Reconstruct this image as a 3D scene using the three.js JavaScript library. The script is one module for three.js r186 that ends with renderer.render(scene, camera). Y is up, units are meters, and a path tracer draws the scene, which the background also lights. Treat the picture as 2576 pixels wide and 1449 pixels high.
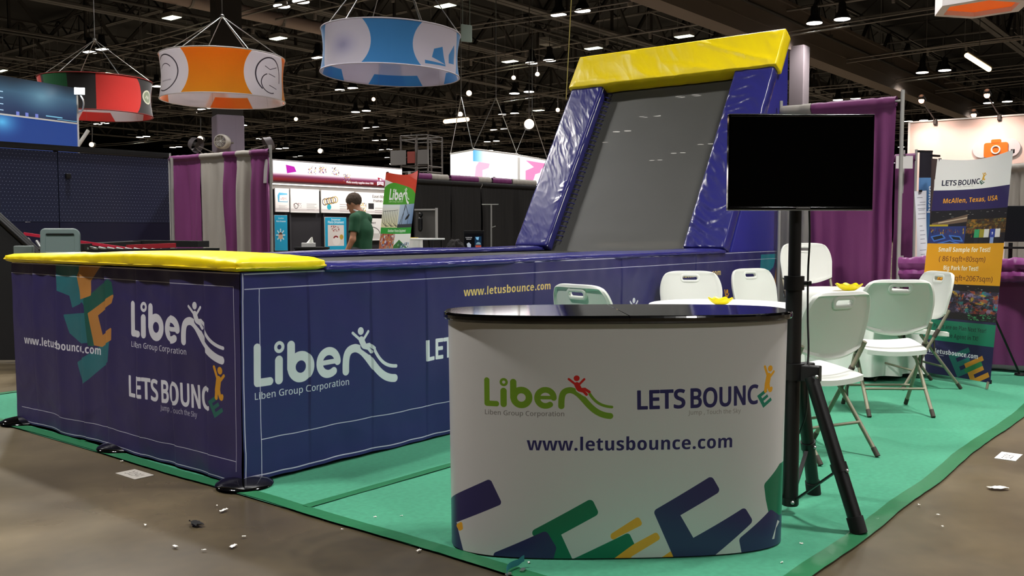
import * as THREE from 'three';
import { mergeGeometries, toCreasedNormals } from 'three/addons/utils/BufferGeometryUtils.js';
import { RoundedBoxGeometry } from 'three/addons/geometries/RoundedBoxGeometry.js';
import { ImprovedNoise } from 'three/addons/math/ImprovedNoise.js';
import { Brush, Evaluator, SUBTRACTION } from 'three-bvh-csg';
import { RectAreaLightUniformsLib } from 'three/addons/lights/RectAreaLightUniformsLib.js';
RectAreaLightUniformsLib.init();

// ---------------------------------------------------------------- camera, exposure, light levels
const F = 2350, EYE = 1.25, TILT = Math.atan((724.5 - 578) / F);
const scene = new THREE.Scene();
scene.background = new THREE.Color(0x000000);
const camera = new THREE.PerspectiveCamera(2 * Math.atan(724.5 / F) * 180 / Math.PI, 2576 / 1449, 0.05, 400);
camera.position.set(0, EYE, 0); camera.rotation.x = -TILT; scene.add(camera);
const renderer = new THREE.WebGLRenderer({ antialias: true });
renderer.toneMapping = THREE.LinearToneMapping; renderer.toneMappingExposure = 1.08;
renderer.shadowMap.enabled = true;
const LAMP_CD = 158, LAMP_COLOR = new THREE.Color(1.0, 0.975, 0.94), LAMP_GLOW = 6;

// ---------------------------------------------------------------- places
const V = (x, y, z) => new THREE.Vector3(x, y, z);
const CO = Math.cos(TILT), SI = Math.sin(TILT);
function ray(px, py) { const u = (px - 1288) / F, v = -(py - 724.5) / F; return V(u, v * CO - SI, -(CO + v * SI)); }
const at = (px, py, d) => { const r = ray(px, py), t = d / -r.z; return V(r.x * t, EYE + r.y * t, -d); };            // the point seen there, d metres away
const onLevel = (px, py, h = 0) => { const r = ray(px, py), t = (h - EYE) / r.y; return V(r.x * t, h, r.z * t); };     // the point seen there on a level
const PHI = 38.8 * Math.PI / 180, CORNER = V(0.637, 0, -2.789), YAW = Math.PI / 2 - PHI;
const AX = V(-Math.cos(PHI), 0, -Math.sin(PHI)), BX = V(Math.sin(PHI), 0, -Math.cos(PHI));                            // the hall's two directions, measured from the carpet corner
const ab = (a, b, y = 0) => CORNER.clone().addScaledVector(AX, a).addScaledVector(BX, b).setY(y);
function wallHit(px, py, P, Q) {                                                                                       // [metres along PQ, height] on the upright plane through P and Q
  const r = ray(px, py), dx = Q.x - P.x, dz = Q.z - P.z, L = Math.hypot(dx, dz);
  const nx = -dz / L, nz = dx / L, t = (P.x * nx + P.z * nz) / (r.x * nx + r.z * nz);
  return [((r.x * t - P.x) * dx + (r.z * t - P.z) * dz) / L, EYE + r.y * t];
}
let seed = 7;
const rnd = (lo = 0, hi = 1) => { seed = (seed * 1664525 + 1013904223) % 4294967296; return lo + (hi - lo) * seed / 4294967296; };
const noise = new ImprovedNoise(), nz = (x, y = 0, z = 0) => noise.noise(x + 31.7, y + 11.3, z + 7.1);
const clamp = (x, a = 0, b = 1) => Math.min(b, Math.max(a, x)), mixn = (a, b, t) => a + (b - a) * t, smooth = (x, a, b) => { const t = clamp((x - a) / (b - a)); return t * t * (3 - 2 * t); };

// ---------------------------------------------------------------- objects
const names = {};
const numbered = (n) => { const k = names[n] = (names[n] ?? -1) + 1; return k ? n + '_' + String(k).padStart(3, '0') : n; };
function tag(o, label, category, group, kind) { if (label) o.userData.label = label; if (category) o.userData.category = category; if (group) o.userData.group = group; if (kind) o.userData.kind = kind; return o; }
function thing(name, label, category, pos = V(0, 0, 0), turn = 0, group) {
  const o = new THREE.Group(); o.name = numbered(name); o.position.copy(pos); o.rotation.y = turn; scene.add(o);
  return tag(o, label, category, group);
}
const ready = (g) => { let h = g.index ? g.toNonIndexed() : g; for (const k of Object.keys(h.attributes)) if (!['position', 'normal', 'uv'].includes(k)) h.deleteAttribute(k); h.clearGroups?.(); return h; };
const merge = (l) => (l.length === 1 ? l[0] : mergeGeometries(l.map(ready)));
function mesh(name, geo, mat, parent = scene) {
  const m = new THREE.Mesh(Array.isArray(geo) ? merge(geo) : geo, mat);
  m.name = parent === scene ? numbered(name) : name; m.castShadow = m.receiveShadow = true; parent.add(m); return m;
}
const each = (name, geos, mat, parent) => geos.map((g) => mesh(name, g, mat, parent));                                       // alike pieces, each a mesh of its own
const stuff = (name, geo, mat, parent, label) => tag(mesh(name, geo, mat, parent), label, null, null, 'stuff');
const single = (name, geo, mat, label, category, group) => tag(mesh(name, geo, mat), label, category, group);
const struct = (name, geo, mat, label) => tag(mesh(name, geo, mat), label, null, null, 'structure');
function copy(o, label, pos, turn, group) {
  const c = o.clone(); c.name = numbered(o.name.replace(/_\d{3}$/, '')); c.userData = { ...o.userData }; scene.add(c);
  if (label) c.userData.label = label; if (group) c.userData.group = group; if (pos) c.position.copy(pos); c.rotation.set(0, turn ?? o.rotation.y, 0); return c;
}
// ---------------------------------------------------------------- shapes
const box = (w, h, d, x = 0, y = 0, z = 0, r = 0) => (r ? new RoundedBoxGeometry(w, h, d, 2, r) : new THREE.BoxGeometry(w, h, d)).translate(x, y, z);
function rod(p, q, r, seg = 8, r2 = r) {
  const d = V().subVectors(q, p), L = d.length(), g = new THREE.CylinderGeometry(r2, r, L, seg);
  g.applyQuaternion(new THREE.Quaternion().setFromUnitVectors(V(0, 1, 0), d.normalize()));
  return g.translate((p.x + q.x) / 2, (p.y + q.y) / 2, (p.z + q.z) / 2);
}
const tube = (pts, r, seg = 24, rs = 8) => new THREE.TubeGeometry(new THREE.CatmullRomCurve3(pts), seg, r, rs);
function bar(p, q, w, h) {                                            // square bar from p to q
  const d = V().subVectors(q, p), L = d.length(), g = new THREE.BoxGeometry(w, h, L);
  const m = new THREE.Matrix4().lookAt(q, p, Math.abs(d.y) > 0.99 * L ? V(1, 0, 0) : V(0, 1, 0));
  return g.applyMatrix4(m).translate((p.x + q.x) / 2, (p.y + q.y) / 2, (p.z + q.z) / 2);
}
function sheet(nu, nv, fn, flip = false) {                            // fn(u, v) -> [x, y, z]; u, v in 0..1
  const p = [], uv = [], ix = [];
  for (let j = 0; j <= nv; j++) for (let i = 0; i <= nu; i++) { p.push(...fn(i / nu, j / nv)); uv.push(i / nu, j / nv); }
  for (let j = 0; j < nv; j++) for (let i = 0; i < nu; i++) { const a = j * (nu + 1) + i, b = a + 1, c = a + nu + 1, d = c + 1; flip ? ix.push(a, c, b, b, c, d) : ix.push(a, b, c, b, d, c); }
  const g = new THREE.BufferGeometry(); g.setAttribute('position', new THREE.Float32BufferAttribute(p, 3)); g.setAttribute('uv', new THREE.Float32BufferAttribute(uv, 2)); g.setIndex(ix); g.computeVertexNormals(); return g;
}
function puff(w, h, d, r, nx, ny, nzv, move) {                        // soft box, centred; move(v, n) displaces
  const g = new THREE.BoxGeometry(w, h, d, nx, ny, nzv), P = g.attributes.position, v = V(), c = V(), n = V();
  for (let i = 0; i < P.count; i++) {
    v.fromBufferAttribute(P, i);
    c.set(clamp(v.x, -w / 2 + r, w / 2 - r), clamp(v.y, -h / 2 + r, h / 2 - r), clamp(v.z, -d / 2 + r, d / 2 - r));
    n.subVectors(v, c); if (n.lengthSq() > 1e-12) n.normalize(); v.copy(c).addScaledVector(n, r);
    if (move) move(v, n); P.setXYZ(i, v.x, v.y, v.z);
  }
  const q = ready(g); q.deleteAttribute('uv'); q.deleteAttribute('normal'); const o = weld(q); return o;
}
function weld(g) {                                                    // joins equal corners so that shading is smooth; uv in metres along x and z/y
  const P = g.attributes.position, map = new Map(), p = [], ix = [];
  for (let i = 0; i < P.count; i++) { const k = [P.getX(i), P.getY(i), P.getZ(i)].map((c) => Math.round(c * 2e4)).join(); if (!map.has(k)) { map.set(k, p.length / 3); p.push(P.getX(i), P.getY(i), P.getZ(i)); } ix.push(map.get(k)); }
  const o = new THREE.BufferGeometry(), uv = []; for (let i = 0; i < p.length; i += 3) uv.push(p[i] + p[i + 1] * 0.5, p[i + 2] + p[i + 1] * 0.5);
  o.setAttribute('position', new THREE.Float32BufferAttribute(p, 3)); o.setAttribute('uv', new THREE.Float32BufferAttribute(uv, 2)); o.setIndex(ix); o.computeVertexNormals(); return o;
}
const metreUV = (g, s = 1) => { const P = g.attributes.position, u = []; for (let i = 0; i < P.count; i++) u.push(P.getX(i) * s, (P.getZ(i) || 0) * s); g.setAttribute('uv', new THREE.Float32BufferAttribute(u, 2)); return g; };
function roundShape(w, h, rs) {                                       // rs: radii of corners bl, br, tr, tl; centred
  const [a, b, c, d] = Array.isArray(rs) ? rs : [rs, rs, rs, rs], s = new THREE.Shape(), x = w / 2, y = h / 2;
  s.moveTo(-x + a, -y); s.lineTo(x - b, -y); s.absarc(x - b, -y + b, b, -Math.PI / 2, 0); s.lineTo(x, y - c); s.absarc(x - c, y - c, c, 0, Math.PI / 2); s.lineTo(-x + d, y); s.absarc(-x + d, y - d, d, Math.PI / 2, Math.PI); s.lineTo(-x, -y + a); s.absarc(-x + a, -y + a, a, Math.PI, Math.PI * 1.5); return s;
}
const extrude = (s, depth, bevel = 0, curve = 8) => new THREE.ExtrudeGeometry(s, { depth: depth - 2 * bevel, bevelEnabled: bevel > 0, bevelSize: bevel, bevelThickness: bevel, bevelSegments: 2, curveSegments: curve }).translate(0, 0, bevel - depth / 2);
// ---------------------------------------------------------------- textures
function canvasTex(w, h, draw, opt = {}) {
  const c = document.createElement('canvas'); c.width = w; c.height = h; const x = c.getContext('2d'); draw(x, w, h);
  const t = new THREE.CanvasTexture(c); t.colorSpace = THREE.SRGBColorSpace; t.wrapS = t.wrapT = opt.repeat ? THREE.RepeatWrapping : THREE.ClampToEdgeWrapping; if (opt.repeat) t.repeat.set(...opt.repeat); return t;
}
function fieldTex(n, f, repeat, srgb) {                               // f(u, v) -> grey or [r, g, b] in 0..1
  const d = new Uint8Array(n * n * 4);
  for (let j = 0; j < n; j++) for (let i = 0; i < n; i++) { const q = f(i / n, j / n), k = (j * n + i) * 4, c = Array.isArray(q) ? q : [q, q, q]; for (let m = 0; m < 3; m++) d[k + m] = clamp(c[m]) * 255; d[k + 3] = 255; }
  const t = new THREE.DataTexture(d, n, n); t.magFilter = THREE.LinearFilter; t.minFilter = THREE.LinearMipmapLinearFilter; t.generateMipmaps = true; t.wrapS = t.wrapT = THREE.RepeatWrapping; if (repeat) t.repeat.set(...repeat); if (srgb) t.colorSpace = THREE.SRGBColorSpace; t.needsUpdate = true; return t;
}
const loop = (u, v, f, z = 0) => {                                    // noise that joins up at its edges, f periods a side
  const a = u * f, b = v * f, s = smooth(u, 0, 1), t = smooth(v, 0, 1);
  return mixn(mixn(nz(a, b, z), nz(a - f, b, z), s), mixn(nz(a, b - f, z), nz(a - f, b - f, z), s), t);
};
const std = (color, roughness = 0.6, o = {}) => new THREE.MeshStandardMaterial({ color, roughness, side: THREE.DoubleSide, ...o });
const glow = (color, k, o = {}) => new THREE.MeshStandardMaterial({ color: 0x111111, emissive: color, emissiveIntensity: k, roughness: 0.6, side: THREE.DoubleSide, ...o });

// wrinkles in coated vinyl, and cloth
const wrinkle = fieldTex(512, (u, v) => { let s = 0; for (const [f, k] of [[3, 0.5], [7, 0.3], [14, 0.15]]) s += k * (1 - Math.abs(loop(u * 0.999, v * 0.999, f, f + loop(u, v, 4) * 0.4)) * 2.4); return 0.5 + 0.5 * s; });
const weave = fieldTex(256, (u, v) => 0.5 + 0.25 * Math.sin(u * 402) * Math.sin(v * 402) + 0.3 * loop(u, v, 40));
const cloned = (t, rx, ry) => { const c = t.clone(); c.repeat.set(rx, ry); c.needsUpdate = true; return c; };
const M = {
  navy: std(0x302f78, 0.34, { bumpMap: cloned(wrinkle, 0.9, 0.9), bumpScale: 0.012 }),
  navyPad: std(0x2e2e74, 0.25, { bumpMap: cloned(wrinkle, 1.6, 1.6), bumpScale: 0.009 }),
  yellowPad: std(0xfde00a, 0.4, { bumpMap: cloned(wrinkle, 0.8, 0.8), bumpScale: 0.02 }),
  matMesh: std(0x3d3d39, 0.62, { bumpMap: cloned(weave, 5, 5), bumpScale: 0.001 }),
  black: std(0x0b0a0b, 0.45), blackMatte: std(0x100f10, 0.85), blackGloss: new THREE.MeshPhysicalMaterial({ color: 0x060607, roughness: 0.08, clearcoat: 0.6, clearcoatRoughness: 0.05 }),
  metal: std(0x9a978f, 0.35, { metalness: 0.85 }), silver: std(0xb9b7b4, 0.4, { metalness: 0.35 }), steel: std(0xc9c9c8, 0.3, { metalness: 0.9 }),
  chairPlastic: std(0xe9ebe4, 0.42, { bumpMap: cloned(weave, 6, 6), bumpScale: 0.0003 }), chairTube: std(0x8b8672, 0.42, { metalness: 0.25 }), rubber: std(0x3f372f, 0.7),
  cloth: std(0xf4f4ee, 0.8, { bumpMap: cloned(weave, 8, 8), bumpScale: 0.0006 }),
  plum: std(0x6c2a60, 0.62, { bumpMap: cloned(weave, 4, 4), bumpScale: 0.001 }), greyDrape: std(0x9b958d, 0.7, { bumpMap: cloned(weave, 4, 4), bumpScale: 0.001 }), blackDrape: std(0x0c0908, 0.94), white: std(0xe8e6e3, 0.55), whiteTube: std(0xdcd9d4, 0.5),
  truss: std(0x332f2c, 0.75), trussLight: std(0x57524e, 0.65), pipe: std(0x87807b, 0.6), pipeDark: std(0x3f3a36, 0.6),
};
// ---------------------------------------------------------------- the hall
const concrete = fieldTex(1024, (u, v) => {
  const big = loop(u, v, 3, 1) + 0.6 * loop(u, v, 7, 2), mid = loop(u, v, 18, 3) + 0.5 * loop(u, v, 41, 5), fine = loop(u, v, 160, 4), sw = loop(u + 0.05 * loop(u, v, 5, 8), v, 9, 9);
  const scuff = Math.max(0, loop(u, v, 55, 6) - 0.42) * 0.5 * smooth(big, 0, 0.4), k = 0.375 + 0.17 * big + 0.09 * mid + 0.03 * fine + 0.07 * sw + scuff, w = 0.5 + 0.5 * big;
  return [k * 1.06, k * mixn(0.92, 0.96, w), k * mixn(0.68, 0.78, w)];
}, [1 / 9, 1 / 9], true);
const concreteGloss = fieldTex(512, (u, v) => 0.36 + 0.22 * loop(u, v, 6, 12) + 0.12 * loop(u, v, 30, 3), [1 / 9, 1 / 9]);
struct('floor', metreUV(box(260, 0.3, 260, 0, -0.15, -60)), std(0xffffff, 1, { map: concrete, roughnessMap: concreteGloss }), 'brown grey polished concrete hall floor with stains and scuffs');
const dark = std(0x1d1b1a, 0.9), CEIL = 12.4;
struct('ceiling', box(260, 0.4, 260, 0, CEIL + 0.2, -60), dark, 'dark metal roof deck high above the hall');
struct('wall_back', box(260, CEIL, 0.4, 0, CEIL / 2, -150), dark); struct('wall_front', box(260, CEIL, 0.4, 0, CEIL / 2, 69.8), dark);
struct('wall_left', box(0.4, CEIL, 220, -129.8, CEIL / 2, -40), dark); struct('wall_right', box(0.4, CEIL, 220, 129.8, CEIL / 2, -40), dark);

// roof trusses: deep ones run with the booth's side, lighter joists across; both open-webbed
function trussGeo(L, depth, step, chord, web) {
  const bot = [], top = [], w = [];
  for (const s of [-1, 1]) { bot.push(box(L, chord * 0.35, chord, 0, 0, s * chord * 0.62)); top.push(box(L, chord * 0.35, chord, 0, depth, s * chord * 0.62)); }
  const n = Math.round(L / step);
  for (let i = 0; i < n; i++) { const x = -L / 2 + i * step, m = i % 2; w.push(bar(V(x, m ? depth : 0, 0), V(x + step, m ? 0 : depth, 0), web, web)); if (m) w.push(bar(V(x, 0, 0), V(x, depth, 0), web * 0.8, web * 0.8)); }
  return [merge(bot), merge(top), merge(w)];
}
const bigT = trussGeo(130, 1.9, 1.7, 0.24, 0.13), smallT = trussGeo(120, 0.9, 1.1, 0.13, 0.06);
function truss(geo, name, label, pos, turn) {
  const t = thing(name, label, 'truss', pos, turn, label.includes('joist') ? 'light roof joists across the hall' : 'deep roof trusses along the hall'); t.userData.kind = 'structure';
  mesh('bottom_chord', geo[0], M.trussLight, t); mesh('top_chord', geo[1], M.truss, t); stuff('web', geo[2], M.truss, t);
}
for (let i = -5; i < 12; i++) truss(bigT, 'roof_truss', 'deep dark steel roof truss high under the deck', ab(8.2 + i * 6.7, 52, 9.9), YAW);
for (let j = -5; j < 13; j++) truss(smallT, 'roof_joist', 'light dark steel roof joist crossing the deep trusses', ab(30, 14 + j * 7.1, 11.2), YAW + Math.PI / 2);
// big concrete girder with its column
struct('concrete_girder', [box(130, 1.75, 0.75, 0, 0.875, 0), box(130, 0.12, 0.95, 0, 1.7, 0), box(130, 0.05, 0.79, 0, 0.55, 0)], std(0x6f6259, 0.85, { bumpMap: cloned(weave, 0.5, 0.5), bumpScale: 0.002 }), 'long brown concrete girder crossing high above the tall bounce wall').position.copy(ab(13.68, 50, 8.2));
scene.children[scene.children.length - 1].rotation.y = YAW;
{ const p = ab(12.93, 33.2).add(V(-0.2, 0, 0)); const c = struct('column', [box(0.6, 8.35, 0.6, 0, 4.175, 0, 0.04), box(0.1, 8.2, 0.12, 0.33, 4.1, 0.1)], std(0x534a4e, 0.9), 'tall grey column holding the brown girder behind the bounce wall'); c.position.copy(p); c.rotation.y = YAW; }
{ const p = at(578, 578, 30).setY(0); const c = thing('column', 'thick lilac grey column with a round wall fan', null, p, 0.5); c.userData.kind = 'structure';
  mesh('lower_casing', [box(0.86, 4.86, 0.86, 0, 2.43, 0, 0.06), box(0.02, 4.8, 0.012, 0.16, 2.43, 0.432)], std(0x978b9c, 0.8), c); mesh('upper_column', box(0.8, 7.5, 0.8, 0, 8.6, 0), M.truss, c); }

// cable runs and pipes slung below the trusses
function run(name, label, category, p, q, r, sag, mat, twin = 0.14) {
  const t = thing(name, label, category, V(0, 0, 0), 0, name === 'cable_run' ? 'cable runs slung across under the roof' : undefined), n = 10, pts = [], L = p.distanceTo(q);
  for (let i = 0; i <= n; i++) { const v = p.clone().lerp(q, i / n); v.y += i % 2 ? -sag : 0; pts.push(v); }
  mesh('line', twin ? [tube(pts, r, 50, 5), tube(pts.map((v) => v.clone().add(V(0, twin, 0.05))), r, 50, 5)] : tube(pts, r, 50, 8), mat, t);
  const clips = []; for (let i = 1; i < n; i++) { const v = pts[i]; clips.push(rod(v, V(v.x, 10, v.z), 0.012, 4), box(0.16, 0.14, 0.16, v.x, v.y + 0.06, v.z)); }
  stuff('hanger', clips, mat, t); return t;
}
const NTH = ['nearest', 'second nearest', 'third nearest', 'fourth nearest', 'fifth nearest', 'sixth nearest', 'seventh nearest', 'eighth nearest', 'farthest'];
for (let j = 0; j < 9; j++) run('cable_run', `thin twin cable run slung across under the roof, ${NTH[j]} of the nine`, 'cable', ab(-12, 17.6 + j * 7.1, 8.75 + rnd(-0.2, 0.3)), ab(80, 17.6 + j * 7.1, 8.75 + rnd(-0.2, 0.3)), 0.028, 0.18, M.pipe);
for (let j = 0; j < 6; j++) run('pipe_run', ['black pipe running along under the trusses at far left', 'black pipe running along left of the orange ring sign', 'black pipe running along above the blue ring sign', 'black pipe running along left of the brown girder', 'black pipe running along right of the brown girder', 'black pipe running along above the white camera wall'][j], 'pipe', ab(56.3 - j * 8.6, 12, 9.3), ab(56.3 - j * 8.6, 95, 9.3), 0.06, 0, M.pipeDark, 0);
{ const t = thing('air_duct', 'pale round air duct under the roof above the orange ring sign', 'duct'); const p = ab(30, 9, 9.7), q = ab(30, 25.5, 9.7); mesh('pipe', rod(p, q, 0.26, 16), std(0x9c8880, 0.5), t);
  const bands = []; for (let i = 0; i <= 8; i++) { const v = p.clone().lerp(q, i / 8), w = p.clone().lerp(q, i / 8 + 0.006); bands.push(rod(v, w, 0.29, 16)); mesh('hanger', rod(v, V(v.x, 11.8, v.z), 0.012, 4), M.pipe, t); } each('band', bands, M.pipe, t); }
for (let j = 0; j < 2; j++) { const p = ab(22.3 + j * 26.6, 40 + j * 8, 10.7), q = ab(22.3 + j * 26.6, 90, 10.7); const t = thing('air_duct', j ? 'far dark square duct under the roof at left' : 'far dark square duct under the roof behind the bounce wall', 'duct'); mesh('casing', bar(p, q, 0.9, 0.6), M.trussLight, t); each('flange', Array.from({ length: 12 }, (_, i) => bar(p.clone().lerp(q, i / 12), p.clone().lerp(q, i / 12 + 0.002), 1, 0.7)), M.truss, t); }

// sprinkler mains with their branch lines and drops, under the joists
for (let j = 0; j < 7; j++) {
  const t = thing('sprinkler_line', `thin sprinkler pipe with short drops under the roof, ${NTH[j]} of the seven`, 'pipe', ab(32, 21 + j * 11.3, 9.6), YAW + Math.PI / 2, 'sprinkler lines under the roof');
  mesh('main_pipe', rod(V(-48, 0, 0), V(48, 0, 0), 0.045, 6), M.pipe, t); const g = [], h = []; for (let i = -23; i < 24; i++) { const x = i * 2.05 + 0.6 * nz(i * 1.7, j); g.push(rod(V(x, 0.04, -2.2 + nz(i, j * 3) * 2), V(x, 0.04, 2.4), 0.022, 4)); h.push(rod(V(x, 0, 0.1), V(x, 2.6, 0.1), 0.012, 4), box(0.1, 0.18 + 0.3 * Math.abs(nz(i * 2.3, j)), 0.1, x, -0.08, 0.4)); }
  stuff('branch', g, M.pipe, t); stuff('drop', h, M.pipe, t);
}
const toPixel = (p) => { const y = p.y - EYE, z = -p.z, c = z * CO - y * SI; return [1288 + F * p.x / c, 724.5 - F * (y * CO + z * SI) / c]; };
const MARKS = [[561, 205, 'orange ring sign'], [983, 140, 'blue ring sign'], [260, 250, 'red ring sign'], [1700, 150, 'yellow bounce wall top'], [2468, 20, 'orange hexagon sign'], [2005, 180, 'bounce wall column'], [578, 340, 'lilac column'], [2430, 310, 'white camera wall'], [1220, 400, 'glowing hanging cube'], [830, 410, 'lit photo gift header'], [1431, 120, 'yellowish hanging rope'], [2150, 250, 'tall purple drape']];
const COUNT = ['closest', 'second closest', 'third closest', 'fourth closest', 'fifth closest', 'sixth closest', 'seventh closest', 'eighth closest', 'ninth closest', 'tenth closest'];
const nearMark = (px, py) => { const m = MARKS.map(([x, y, n]) => [Math.hypot((px - x) * 0.8, py - y), x, y, n]).sort((p, q) => p[0] - q[0])[0]; return [m, Math.abs(px - m[1]) > Math.abs(py - m[2]) ? (px < m[1] ? 'left of' : 'right of') : (py < m[2] ? 'above' : 'below')]; };
const units = []; for (let k = 0; k < 26; k++) { const p = ab(6 + rnd(0, 62), 24 + rnd(0, 62), 10.3 + rnd(-0.5, 0.4)), [px, py] = toPixel(p), [mark, side] = nearMark(px, py), inside = px > 0 && px < 2576 && py > 0; units.push({ p, mark, side, inside }); }
units.forEach((q, k) => {
  const rank = units.filter((o) => o.inside && o.mark[3] === q.mark[3] && o.side === q.side && o.mark[0] < q.mark[0]).length;
  const t = thing('roof_unit', q.inside ? `grey metal unit box under the roof, ${COUNT[rank]} ${q.side} the ${q.mark[3]}` : 'grey metal unit box under the roof, outside the picture', 'ceiling unit', q.p, YAW, 'metal unit boxes between the roof trusses'), w = rnd(0.6, 1.6);
  mesh('casing', box(w, rnd(0.25, 0.6), rnd(0.5, 1), 0, 0.3, 0, 0.02), k % 3 ? M.pipe : M.silver, t); stuff('louvre', [0, 1, 2].map((i) => box(w * 0.9, 0.03, 0.02, 0, 0.2 + i * 0.09, 0.52)), M.pipeDark, t); stuff('drop_rod', [-1, 1].map((u) => rod(V(u * w * 0.4, 0.4, 0), V(u * w * 0.4, 2.2, 0), 0.015, 4)), M.pipe, t);
});

// high-bay lamps hang in pairs on a staggered grid
const LAMP_Y = 9.0;
const bayHousing = merge([new THREE.LatheGeometry([[0.02, 0.62], [0.13, 0.6], [0.15, 0.3], [0.2, 0.22], [0.3, 0.02], [0.305, 0], [0.29, 0.0]].map(([x, y]) => new THREE.Vector2(x, y)), 20), new THREE.CylinderGeometry(0.016, 0.016, 0.6, 6).translate(0, 0.9, 0)]);
const bayLens = new THREE.CylinderGeometry(0.285, 0.285, 0.02, 20).translate(0, -0.012, 0), bayHook = merge([new THREE.TorusGeometry(0.06, 0.014, 6, 14).translate(0, 1.22, 0), rod(V(0, 1.26, 0), V(0, 3.4, 0), 0.008, 4)]);
const bayMat = std(0x1c1a19, 0.5), bayGlow = glow(0xfff8ec, LAMP_GLOW);
const bay0 = new THREE.Group(); mesh('housing', bayHousing, bayMat, bay0); mesh('lens', bayLens, bayGlow, bay0); mesh('hook', bayHook, M.pipeDark, bay0);
let nLamps = 0;
function lampAt(p, label, lit) {
  const o = bay0.clone(); o.name = numbered('high_bay_lamp'); o.position.copy(p); scene.add(o); nLamps++;
  tag(o, label, 'lamp', 'high bay lamps hung in pairs under the roof');
  if (lit) { const s = new THREE.SpotLight(LAMP_COLOR, LAMP_CD, 0, 1.25, 0.7, 2); s.position.copy(p).add(V(0, -0.06, 0)); s.target.position.set(p.x, 0, p.z); s.castShadow = true; s.shadow.radius = 13; s.name = 'high_bay'; scene.add(s, s.target); }
}
const pairs = [];
for (let i = -6; i < 11; i++) for (let j = -6; j < 13; j++) {
  if ((i + j) & 1 || j < -4) continue;
  const p = ab(18.4 + 6.7 * i, 25.2 + 7.1 * j, LAMP_Y), z = -p.z, inView = z > 20 && Math.abs(p.x) < 0.57 * z + 1.5, dist = Math.hypot(p.x, p.z + 5);
  if (!(inView && z < 112) && dist > 30) continue;
  const [px, py] = z > 3 ? toPixel(p) : [-999, -999], seen = inView && py > -12, q = { p, dist, seen };
  if (seen) { [q.mark, q.side] = nearMark(px, py); }
  pairs.push(q);
}
for (const q of pairs) {
  let rank = 0; if (q.seen) rank = pairs.filter((o) => o.seen && o.mark[3] === q.mark[3] && o.side === q.side && o.mark[0] < q.mark[0]).length;
  for (const s of [0.52, -0.52]) lampAt(q.p.clone().addScaledVector(AX, s), q.seen ? `${s > 0 ? 'left' : 'right'} high bay lamp of the ${COUNT[Math.min(rank, 9)]} pair ${q.side} the ${q.mark[3]}` : 'round high bay lamp overhead, outside the picture', q.dist < 96);
}
// flat rectangular fittings
const boxLight = new THREE.Group(); mesh('housing', [box(0.75, 0.16, 0.42, 0, 0.09, 0, 0.02), rod(V(-0.3, 0.15, 0), V(-0.3, 2.1, 0), 0.012, 4), rod(V(0.3, 0.15, 0), V(0.3, 2.1, 0), 0.012, 4)], M.pipe, boxLight); mesh('lens', box(0.7, 0.02, 0.37, 0, 0, 0), glow(0xf4ffd8, 4), boxLight);
const FLOOD = ['above the left half of the orange ring sign', 'between the orange and the blue ring sign', 'just left of the brown girder above the bounce wall', 'above the middle of the yellow bounce wall top', 'left of the hanging rope', 'right above the red ring sign', 'above the left end of the red ring sign', 'at the left edge above the blue lit wall', 'above the right end of the blue ring sign', 'just left of the bounce wall, under the hanging rope']; let nf = 0;
for (const [x, y] of [[432, 45], [700, 97], [1721, 92], [1493, 122], [1283, 155], [267, 186], [120, 193], [2, 178], [1120, 15], [1355, 278]]) {
  const d = 7.75 / (ray(x, y).y / -ray(x, y).z), o = boxLight.clone(); o.name = numbered('flat_flood_lamp'); o.position.copy(at(x, y, d)); o.rotation.y = YAW + Math.PI / 2; scene.add(o);
  tag(o, `flat greenish flood lamp ${FLOOD[nf++]}`, 'lamp', 'flat flood lamps under the roof');
}
// small warm work lights far back
const spotCan = new THREE.Group(); mesh('can', [new THREE.CylinderGeometry(0.1, 0.14, 0.3, 12, 1, true).rotateX(Math.PI / 2), rod(V(0, 0.1, 0), V(0, 0.9, -0.1), 0.015, 5)], M.pipeDark, spotCan); mesh('bulb', new THREE.SphereGeometry(0.12, 12, 8).translate(0, 0, 0.08), glow(0xffd9b0, 7), spotCan);
const SPOT = ['large glowing warm spot lamp left of the bounce wall', 'small warm spot lamp below the right end of the blue ring sign', 'small warm spot lamp by the short tube lamp', 'small warm spot lamp above the large glowing one', 'small warm spot lamp closest to the left edge of the bounce wall', 'double warm spot lamp above the photo gift header', 'small warm spot lamp under the blue ring sign', 'small warm spot lamp right of the slanted white tube', 'small warm spot lamp below the middle of the blue ring sign', 'warm spot lamp above the lilac column', 'small warm spot lamp under the left end of the orange ring sign', 'small warm spot lamp left of the hanging rope', 'small spot lamp right of the hanging rope above the yellow pad', 'warm spot lamp beside the left fan drum']; let nsp = 0;
for (const [x, y, d, k] of [[1331, 313, 30, 1.3], [1180, 235, 42, 1], [1158, 288, 46, 1], [1292, 196, 44, 0.8], [1403, 277, 46, 0.8], [806, 380, 60, 1.2], [745, 300, 50, 0.8], [232, 364, 45, 0.9], [940, 250, 50, 0.8], [605, 270, 60, 1], [417, 250, 55, 0.8], [1352, 187, 44, 0.8], [1553, 142, 42, 0.7], [505, 350, 40, 1]]) {
  const o = spotCan.clone(); o.name = numbered('spot_lamp'); o.position.copy(at(x, y, d)); o.scale.setScalar(k); scene.add(o); mesh('drop_rod', rod(V(0, 0.1, 0), V(0, (12.39 - o.position.y) / k, 0), 0.012, 5), M.pipeDark, o);
  tag(o, SPOT[nsp++], 'lamp', 'small warm spot lamps far back');
}
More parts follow.
